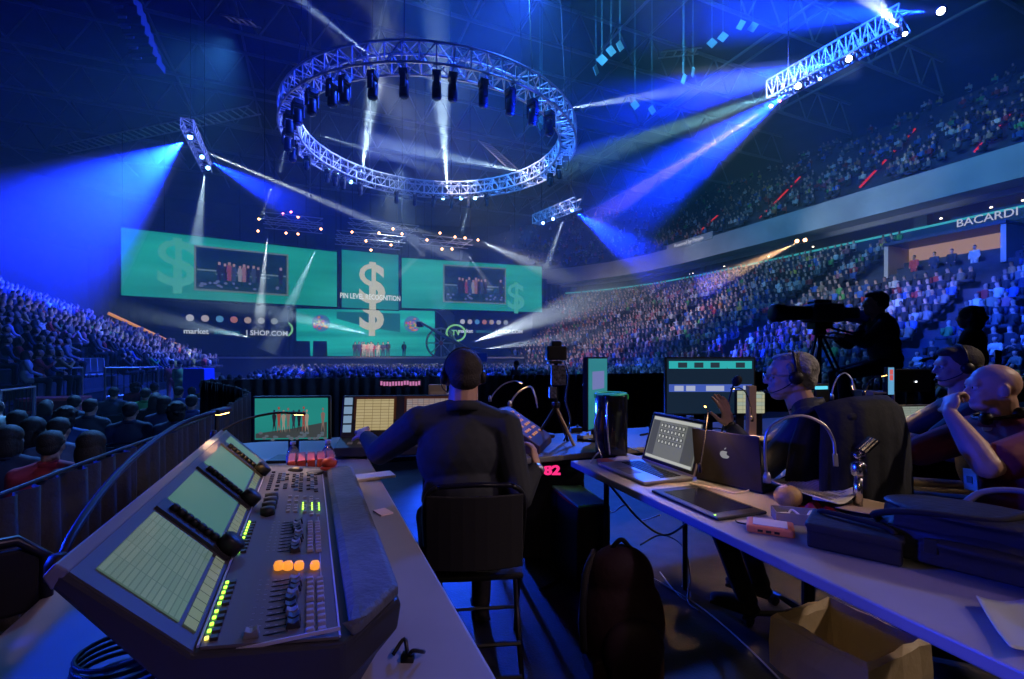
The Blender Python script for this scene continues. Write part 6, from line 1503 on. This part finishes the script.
NEAR = [(48,446,'short',(.42,.05,.10),'nearest spectator at left, short-haired in a pink-red shirt just behind the drape'),
 (88,447,'long',(.05,.07,.12),'spectator with a round dark bob right of the one in the pink-red shirt'),
 (5,440,'long',(.04,.05,.09),'long-haired spectator cut by the left edge of the frame behind the drape'),
 (15,421,'short',(.05,.08,.18),'spectator at the far left between the long-haired ones, in a dark top'),
 (30,430,'long',(.03,.03,.05),'long-haired spectator in black leaning toward the left edge of the frame'),
 (56,430,'short',(.10,.14,.25),'dark-haired spectator behind the pink-red shirt'),
 (64,417,'curly',(.05,.10,.28),'spectator with large curly hair behind the drape at left'),
 (73,403,'short',(.04,.06,.10),'small dark-haired spectator left of the suited one looking down'),
 (88,407,'short',(.05,.06,.08),'spectator in a dark suit leaning forward behind the drape'),
 (113,393,'short',(.04,.05,.09),'spectator in a dark suit in the aisle seat further back at left'),
 (129,411,'short',(.03,.04,.07),'broad spectator in a dark suit close to the drape, left of the green shirt'),
 (145,394,'short',(.10,.45,.12),'spectator in a bright green shirt behind the drape'),
 (135,387,'curly',(.25,.05,.07),'curly-haired spectator in dark red behind the green shirt'),
 (154,388,'short',(.35,.40,.50),'spectator in a pale shirt right of the green shirt'),
 (163,404,'long',(.04,.05,.12),'long-haired spectator in navy, right of the broad suited one'),
 (176,411,'curly',(.04,.05,.10),'curly-haired spectator near the middle of the drape\'s curve'),
 (191,402,'short',(.05,.07,.2),'dark-haired spectator in blue toward the far end of the drape\'s curve'),
 (212,404,'long',(.05,.06,.14),'spectator with long hair closest to the drape\'s far end'),
 (178,392,'short',(.06,.10,.35),'spectator in a blue top one row behind the drape\'s curve')]
AC = None
for i, (px, py, h, c, lab) in enumerate(NEAR):
    o = near(px, py, h, c, lab, turn=rnd.uniform(-.15,.15))
    if AC is None:
        AC = folding('x', o.location, o.rotation_euler.z); ac = AC
    else: ac = dup(AC, o.location.copy(), o.rotation_euler.z)
    ac.location = o.location; ac['label'] = 'dark folding chair under a spectator behind the black drape'; ac['group'] = 'floor chairs behind the black drape'
# ---- seats of the hall
cand = []                                   # (position, facing angle, region)
def along(path, off, z, region, fill, facing, sp=.54):
    P = path(off); pts = [Vector((p[0],p[1],0)) for p in P]; L = 0; nxt = rnd.uniform(0,sp)
    for a, c in zip(pts, pts[1:]):
        t = c-a; l = t.length
        if l < 1e-6: continue
        tn = t/l
        while nxt < L+l:
            q = a+tn*(nxt-L); nxt += sp*rnd.choice((1,1,1,1.02,.98))
            if int((nxt+3)/11.0) != int((nxt+3-1.4)/11.0): continue              # aisles
            if rnd.random() < fill:
                w = A(q.x, q.y, z); 
                if facing == 'R': ang = math.atan2(tn.y, tn.x); fa = TH+PI/2-.25+(ang if ang < 0 else 0)*1.0
                elif facing == 'L': fa = TH-PI/2+.45
                cand.append((w, fa+rnd.uniform(-.25,.25), region, r_idx))
        L += l
for r_idx in range(22): along(path_right, r_idx*.86+.40, -.1+r_idx*.48, 'right', .93, 'R')
for r_idx in range(22): along(path_right, 17.5+r_idx*.92+.40, 14.9+r_idx*.62, 'upper', .45 if r_idx < 10 else .2, 'R')
for r_idx in range(30): along(path_left, r_idx*.86+.40, .30+r_idx*.36, 'left', .9, 'L')
for r_idx in range(45):
    d = 7.6+r_idx*.93
    n = -2.9
    while n < 22.4:
        n += .56
        if abs(n-7) < .7 or abs(n-15.5) < .6 or (r_idx in (14,15,28)) : continue
        if rnd.random() < .94: cand.append((A(d+rnd.uniform(-.06,.06), n+rnd.uniform(-.05,.05), FLZ), TH+rnd.uniform(-.3,.3), 'floor', r_idx))
for r_idx in range(6):
    for k in range(9):
        n = -4.9+k*.56; d = 4.9+r_idx*.93
        if n < -1.9-.0*r_idx:
            w = A(d, n, FLZ)
            cand.append((w, TH+rnd.uniform(-.3,.3), 'floor', r_idx))
def proj(p): return CX+F*p.x/p.y, HZ-F*(p.z-H)/p.y
nearp = [Vector(o_) for o_ in [(onz(a[0],a[1],.67).x, onz(a[0],a[1],.67).y, 0) for a in NEAR]]
inframe = []
for c in cand:
    w = c[0]
    if w.y < 1.5: continue
    dd, nn = toA(w)
    if dd > 56 and nn < 33 or dd > 85 or dd > 49.6 and nn < 23.6: continue
    if c[2] == 'right' and 12.5 < dd < 21.5 and nn > 34.2: continue
    if (Vector((w.x, w.y))-Vector((at(472,352,30).x, 30))).length < 1.0: continue
    if c[2] == 'floor' and min(abs(w.y-17)+abs(w.x-at(516,0,17).x), abs(w.y-19)+abs(w.x-at(180,0,19).x)) < .5: continue
    x, y = proj(w+Vector((0,0,1.1)))
    if not (-12 < x < 1036 and -12 < y < 560): continue
    if c[2] == 'floor' and (any((Vector((w.x,w.y,0))-q).length < .62 for q in nearp) or (w.x > -2.4 and w.y < 3.5)): continue
    if c[2] == 'left' and (w.y < 11 or (c[3] < 2 and 66 < x < 118)): continue
    if c[2] == 'floor' and w.y > 7.6 and nn < -2.4 and c[3] > 5: continue
    inframe.append((w.length, w, c[1], c[2], c[3], x, y))
inframe.sort(key=lambda t: t[0])
# which of the nearest ones can be seen at all
bpy.context.view_layer.update(); dg = bpy.context.evaluated_depsgraph_get()
def seen(w):
    for h_ in (1.15, .85):
        t = w+Vector((0,0,h_)); o = Vector((0,0,H)); d = (t-o); L = d.length; d.normalize(); ok = True
        for _ in range(14):
            hit, loc_, nr, idx, ob, mx = S.ray_cast(dg, o, d, distance=(t-o).length-.05)
            if not hit: break
            rt = ob
            while rt.parent: rt = rt.parent
            if rt.get('kind') == 'stuff': o = loc_+d*.01; continue
            ok = False; break
        if ok: return True
    return False
indiv, rest = [], []
for t in inframe:
    if len(indiv) < 262 and t[3] != 'upper' and seen(t[1]): indiv.append(t)
    elif t[0] < 12 and not seen(t[1]): continue
    else: rest.append(t)
# prototypes for the individuals
def spec(kind):
    pr = [('e',(0,.03,.66),(.19,.14,.20)),('e',(0,.03,.90),(.20,.13,.16)),('c',(-.17,.03,1.0),(.17,.03,1.0),.065,.065),('c',(0,.04,1.0),(0,.05,1.12),.06,.055),('e',(0,.06,1.21),(.085,.10,.115)),
          ('c',(-.1,.05,.52),(-.13,.45,.52),.085,.07),('c',(.1,.05,.52),(.13,.45,.52),.085,.07),('c',(-.13,.45,.5),(-.12,.42,.05),.065,.05),('c',(.13,.45,.5),(.12,.42,.05),.065,.05)]
    if kind == 1: pr += [('c',(-.2,.03,.98),(-.26,.2,.80),.055,.05),('c',(-.26,.2,.80),(-.04,.36,.98),.045,.04),('c',(.2,.03,.98),(.26,.2,.80),.055,.05),('c',(.26,.2,.80),(.04,.36,.98),.045,.04)]
    else: pr += [('c',(-.2,.03,.98),(-.26,.12,.74),.055,.05),('c',(-.26,.12,.74),(-.10,.36,.64),.045,.04),('c',(.2,.03,.98),(.26,.12,.74),.055,.05),('c',(.26,.12,.74),(.10,.36,.64),.045,.04)]
    if kind == 2: pr += [('e',(0,.0,1.14),(.10,.09,.16))]
    o = blob('seated_spectator', pr, .026, SHM, smooth=2)
    me = o.data; me.materials.append(SKIN); me.materials.append(HAIRM); me.materials.append(mat('trousers_dark'))
    for f in me.polygons:
        c = f.center
        if c.z > 1.06:
            back = c.y < .065-.35*(c.z-1.20) if kind != 2 else c.y < .09-.2*(c.z-1.2)
            f.material_index = 2 if (back or c.z > 1.285) and c.z > (1.13 if kind != 2 else 1.0) else 1
        elif c.z < .60 and (c.y > .18 or c.z < .45): f.material_index = 3
        elif c.y > .32: f.material_index = 1
    return o
PROT = [spec(k) for k in range(3)]; used = [False]*3
WHERE = {'right': ('seated audience in the right stand','in the lower right stand'), 'left': ('seated audience in the left stand','in the left stand'), 'floor': ('seated audience on the arena floor','on the arena floor in front of the desks')}
def rowword(r): return ('front rows','front rows','low rows','low rows','low rows','middle rows','middle rows','middle rows')[min(r//2,7)]
for i, (L, w, fa, reg, ri, x, y) in enumerate(indiv):
    k = rnd.choice((0,0,1,2)); nm, c = shirt()
    if used[k]: o = PROT[k].copy(); C.objects.link(o)
    else: o = PROT[k]; used[k] = True
    c = tuple(v*rnd.uniform(.8,1.2) for v in c); o.color = (*c, 1)
    o.location = w; o.rotation_euler = (0,0,fa); s_ = rnd.uniform(.94,1.05); o.scale = (s_,s_,s_)
    LM = ((30,'at the left edge'),(66,'by the reddish box'),(115,'by the white chairs'),(170,'above the right-hand barrier') if reg == 'left' else (170,'behind the green shirt'),(245,'left of stage monitor'),(337,'under left LED wall'),(400,'under middle LED wall'),(470,'under right LED wall'),(545,'left of desk tripod'),(582,'right of desk tripod'),(665,'above the angled monitor'),(712,"above wide monitor's left"),(756,"above wide monitor's right"),(790,'above the grey-haired person'),(835,'under the broadcast camera'),(905,'behind the camera operator'),(950,'left of silhouetted person'),(990,'around the silhouetted person'),(2000,'at the right edge'))
    side = next(t_ for lim, t_ in LM if x < lim)
    ORD = ('first','second','third','fourth','fifth','sixth','seventh','eighth','ninth','tenth','eleventh','twelfth','thirteenth','fourteenth','fifteenth','sixteenth','seventeenth','eighteenth','nineteenth','twentieth')
    hair = 'long-haired' if k == 2 else ('clapping' if k == 1 else 'dark-haired')
    lab = '%s spectator in %s, %s row of %s, %s' % (hair, nm, ORD[min(ri,19)], {'right':'right stand','left':'left stand','floor':'floor seats'}[reg], side)
    tag(o, lab, 'person', WHERE[reg][0]); BYL = globals().setdefault('BYLAB', {}); BYL.setdefault(lab, []).append((x, o))
for lab, L in BYLAB.items():
    if len(L) < 2: continue
    L.sort(key=lambda t: t[0])
    for q, (x, o) in enumerate(L): o['label'] = lab+((', left one', ', right one')[q] if len(L) == 2 else ', %s from left' % ORD[q])
# the thousands beyond: one low relief crowd object
import numpy as np
NS = 7
rings_ = [(.38,.20,.20,.10,0),(.72,.19,.13,.04,0),(.98,.205,.11,.03,0),(1.03,.07,.065,.045,1),(1.10,.075,.085,.055,1),(1.19,.088,.10,.06,1),(1.29,.055,.065,.055,1)]
base = []; part = []
for z, rx, ry, oy, kd in rings_:
    for k in range(NS):
        a = 2*PI*k/NS; base.append((rx*math.cos(a), oy+ry*math.sin(a), z)); part.append((kd, math.sin(a), z))
top = len(base); base.append((0,.055,1.315)); part.append((1,-1,1.3))
faces = []
for r in range(len(rings_)-1):
    for k in range(NS):
        j = (k+1) % NS; faces.append((r*NS+k, r*NS+j, (r+1)*NS+j, (r+1)*NS+k))
tf = [((len(rings_)-1)*NS+k, (len(rings_)-1)*NS+(k+1) % NS, top) for k in range(NS)]
# arms and knees as boxes
def addbox(c, d, kd):
    i0 = len(base)
    for z in (-.5,.5):
        for x, y in ((-.5,-.5),(.5,-.5),(.5,.5),(-.5,.5)): base.append((c[0]+d[0]*x, c[1]+d[1]*y, c[2]+d[2]*z)); part.append((kd, 0, 0))
    for q in ((3,2,1,0),(4,5,6,7),(0,1,5,4),(1,2,6,5),(2,3,7,6),(3,0,4,7)): faces.append(tuple(i0+v for v in q))
addbox((0,.30,.46), (.36,.42,.16), 3); addbox((-.23,.12,.78), (.09,.16,.34), 0); addbox((.23,.12,.78), (.09,.16,.34), 0)
B = np.array(base); nv = len(base); N = len(rest)
V = np.zeros((N, nv, 3)); COL = np.ones((N, nv, 4)); 
pk = np.array([p[0] for p in part]); ps = np.array([p[1] for p in part]); pz = np.array([p[2] for p in part])
for i, (L, w, fa, reg, ri, x, y) in enumerate(rest):
    c, s_ = math.cos(fa), math.sin(fa); k = rnd.uniform(.93,1.07)
    lean = rnd.uniform(-.05,.10); b_ = B*k
    bx, by = b_[:,0], b_[:,1]+lean*b_[:,2]
    V[i,:,0] = w.x+bx*c-by*s_; V[i,:,1] = w.y+bx*s_+by*c; V[i,:,2] = w.z+b_[:,2]
    sc = shirt()[1]; q = rnd.uniform(.7,1.2)
    COL[i,:,:3] = np.array(sc)*q
    sk = np.array((.55,.33,.25))*rnd.choice((1,1,.85,.5)); hr = np.array(rnd.choice(((.03,.025,.02),(.03,.025,.02),(.08,.05,.03),(.3,.25,.18))))
    hd = pk == 1; face_ = hd & ((ps > .1) | (pz < 1.12)) & (pz < 1.25)
    COL[i, hd, :3] = hr; COL[i, face_, :3] = sk; COL[i, pk == 3, :3] = (.03,.035,.05)
FQ = np.array(faces)[None]+np.arange(N)[:,None,None]*nv; FT = np.array(tf)[None]+np.arange(N)[:,None,None]*nv
FQ = FQ.reshape(-1,4); FT = FT.reshape(-1,3)
me = bpy.data.meshes.new('seated_crowd'); me.vertices.add(N*nv); me.vertices.foreach_set('co', V.reshape(-1))
nl = FQ.size+FT.size; me.loops.add(nl); me.loops.foreach_set('vertex_index', np.concatenate([FQ.reshape(-1), FT.reshape(-1)]).astype(np.int32))
me.polygons.add(len(FQ)+len(FT)); me.polygons.foreach_set('loop_start', np.concatenate([np.arange(len(FQ))*4, FQ.size+np.arange(len(FT))*3]).astype(np.int32))
me.update(calc_edges=True); me.validate()
at_ = me.attributes.new('Col', 'FLOAT_COLOR', 'POINT'); at_.data.foreach_set('color', COL.reshape(-1).astype(np.float32))
me.polygons.foreach_set('use_smooth', [True]*len(me.polygons))
me.materials.append(mat('crowd_clothes', (.3,.3,.3), .8, attr='Col'))
o = bpy.data.objects.new('seated_crowd', me); C.objects.link(o)
tag(o, 'the thousands of further spectators filling stands and floor, small and uncountable', 'crowd', kind='stuff')
# ================================================================== LEFT SIDE FURNITURE
def barrier(label, a, c, h=1.1, zb=FLZ):
    a, c = Vector((a[0],a[1],zb)), Vector((c[0],c[1],zb)); r = thing('crowd_barrier', label, 'barrier', a); v = c-a
    b = MB(); b.tube([Vector((0,0,0)), Vector((0,0,h)), v+Vector((0,0,h)), v], .035, 8); b.tube([Vector((0,0,.15)), v+Vector((0,0,.15))], .02, 6); b.build('frame', STEEL, r)
    b = MB(); n = int(v.length/.16)
    for i in range(1, n): b.tube([v*i/n+Vector((0,0,.15)), v*i/n+Vector((0,0,h))], .012, 4)
    b.build('bars', DARKM, r); return r
q1, q2, q3, q4 = at(30,0,12), at(82,0,13.4), at(105,0,13.2), at(158,0,14.6)
barrier('long metal barrier left of the white chairs', (q1.x,q1.y), (q2.x,q2.y), .95, .12)
barrier('long metal barrier right of the white chairs', (q3.x,q3.y), (q4.x,q4.y), .95, .12)
q1, q2 = at(0,0,8.6), at(34,0,9.8)
barrier('stair railing at the left edge behind the long-haired spectators', (q1.x,q1.y), (q2.x,q2.y), 1.3)
q = at(55,0,10.5); r = thing('red_crate', 'reddish box on a plinth by the left barrier', 'box', Vector((q.x,q.y,FLZ)), .3)
b = MB(); b.box((0,0,.34), (.9,.6,.68)); b.build('plinth', mat('plinth_grey', (.25,.27,.33), .7), r, bevel=.02)
b = MB(); b.box((0,0,.86), (1.05,.7,.34)); b.build('red_body', mat('red_box', (.75,.16,.16), .5), r, bevel=.02)
b = MB(); b.box((0,-.352,.86), (.85,.01,.20)); b.build('front_recess', mat('red_dark', (.20,.03,.04), .6), r)
WC = None
for i in range(4):
    q = at(79+i*8.0, 0, 16.4+i*.3)
    if WC is None:
        WC = thing('white_chair', '', 'chair', (q.x,q.y,.3), 2.6)
        b = MB(); b.box((0,0,.46), (.44,.42,.05)); b.build('seat', WHITEM, WC, bevel=.01)
        b = MB(); b.box((0,-.22,.80), (.42,.04,.50), Matrix.Rotation(.12,3,'X')); b.build('backrest', WHITEM, WC, bevel=.015)
        for sx in (-.19,.19):
            for sy in (-.18,.18): b = MB(); b.tube([(sx,sy,0),(sx,sy,.45)], .014, 6); b.build('leg', DARKM, WC)
        o = WC
    else: o = dup(WC)
    o.location = (q.x,q.y,.3); o.rotation_euler = (0,0,TH-.1*i)
    o['label'] = '%s of the four white chairs standing in a row between the barriers' % ('leftmost','second','third','rightmost')[i]; o['group'] = 'white chairs between the barriers'
hv = standing('standing person in a yellow-green safety vest beyond the left barriers', Vector((at(180,0,19).x,19,FLZ)), TH, mat('hi_vis', (.45,.75,.12), .6), h=1.8)
hv = standing('standing person in a red and white top beside the one in the safety vest', Vector((at(172,0,19.5).x,19.5,FLZ)), TH+.3, mat('vest_red', (.65,.12,.10), .6), h=1.8)
hv = standing('dark standing camera operator in the floor crowd left of the desk tripod', Vector((at(516,0,17).x,17,FLZ)), TH+.5, STC[0], h=1.8)
hv = standing('dark person standing up on the left stand below the orange strip', A(24,-15,3.6), TH, STC[3], h=1.8)
a, c = at(108,313,33), at(186,349,36); b = MB(); b.tube([a, c], .12, 6); b.tube([a+Vector((0,0,-.5)), c+Vector((0,0,-.5))], .05, 5)
tag(b.build('orange_light_strip', E('orange_strip', (1,.42,.10), .55)), 'thin orange lit rail along the top of the left stand', 'light strip')
q = at(199,0,18.5); b = MB(); b.box((0,0,.75), (.9,.7,1.5), None, .92); tag(b.build('blue_flight_case', mat('case_blue', (.05,.12,.7), .5), loc=Vector((q.x,q.y,FLZ)), bevel=.03), 'tall blue flight case right of the safety vest', 'case')

for i, (dy, m_) in enumerate(((-1.6,2),(-.5,0),(.4,3),(1.5,1))):
    p_ = A(16.7+dy, 37.0, 6.45)
    standing('standing person %s in the lit stand entrance under the large letters' % ('furthest right','second from the right','second from the left','furthest left')[i], p_, TH+PI/2, STC[m_])
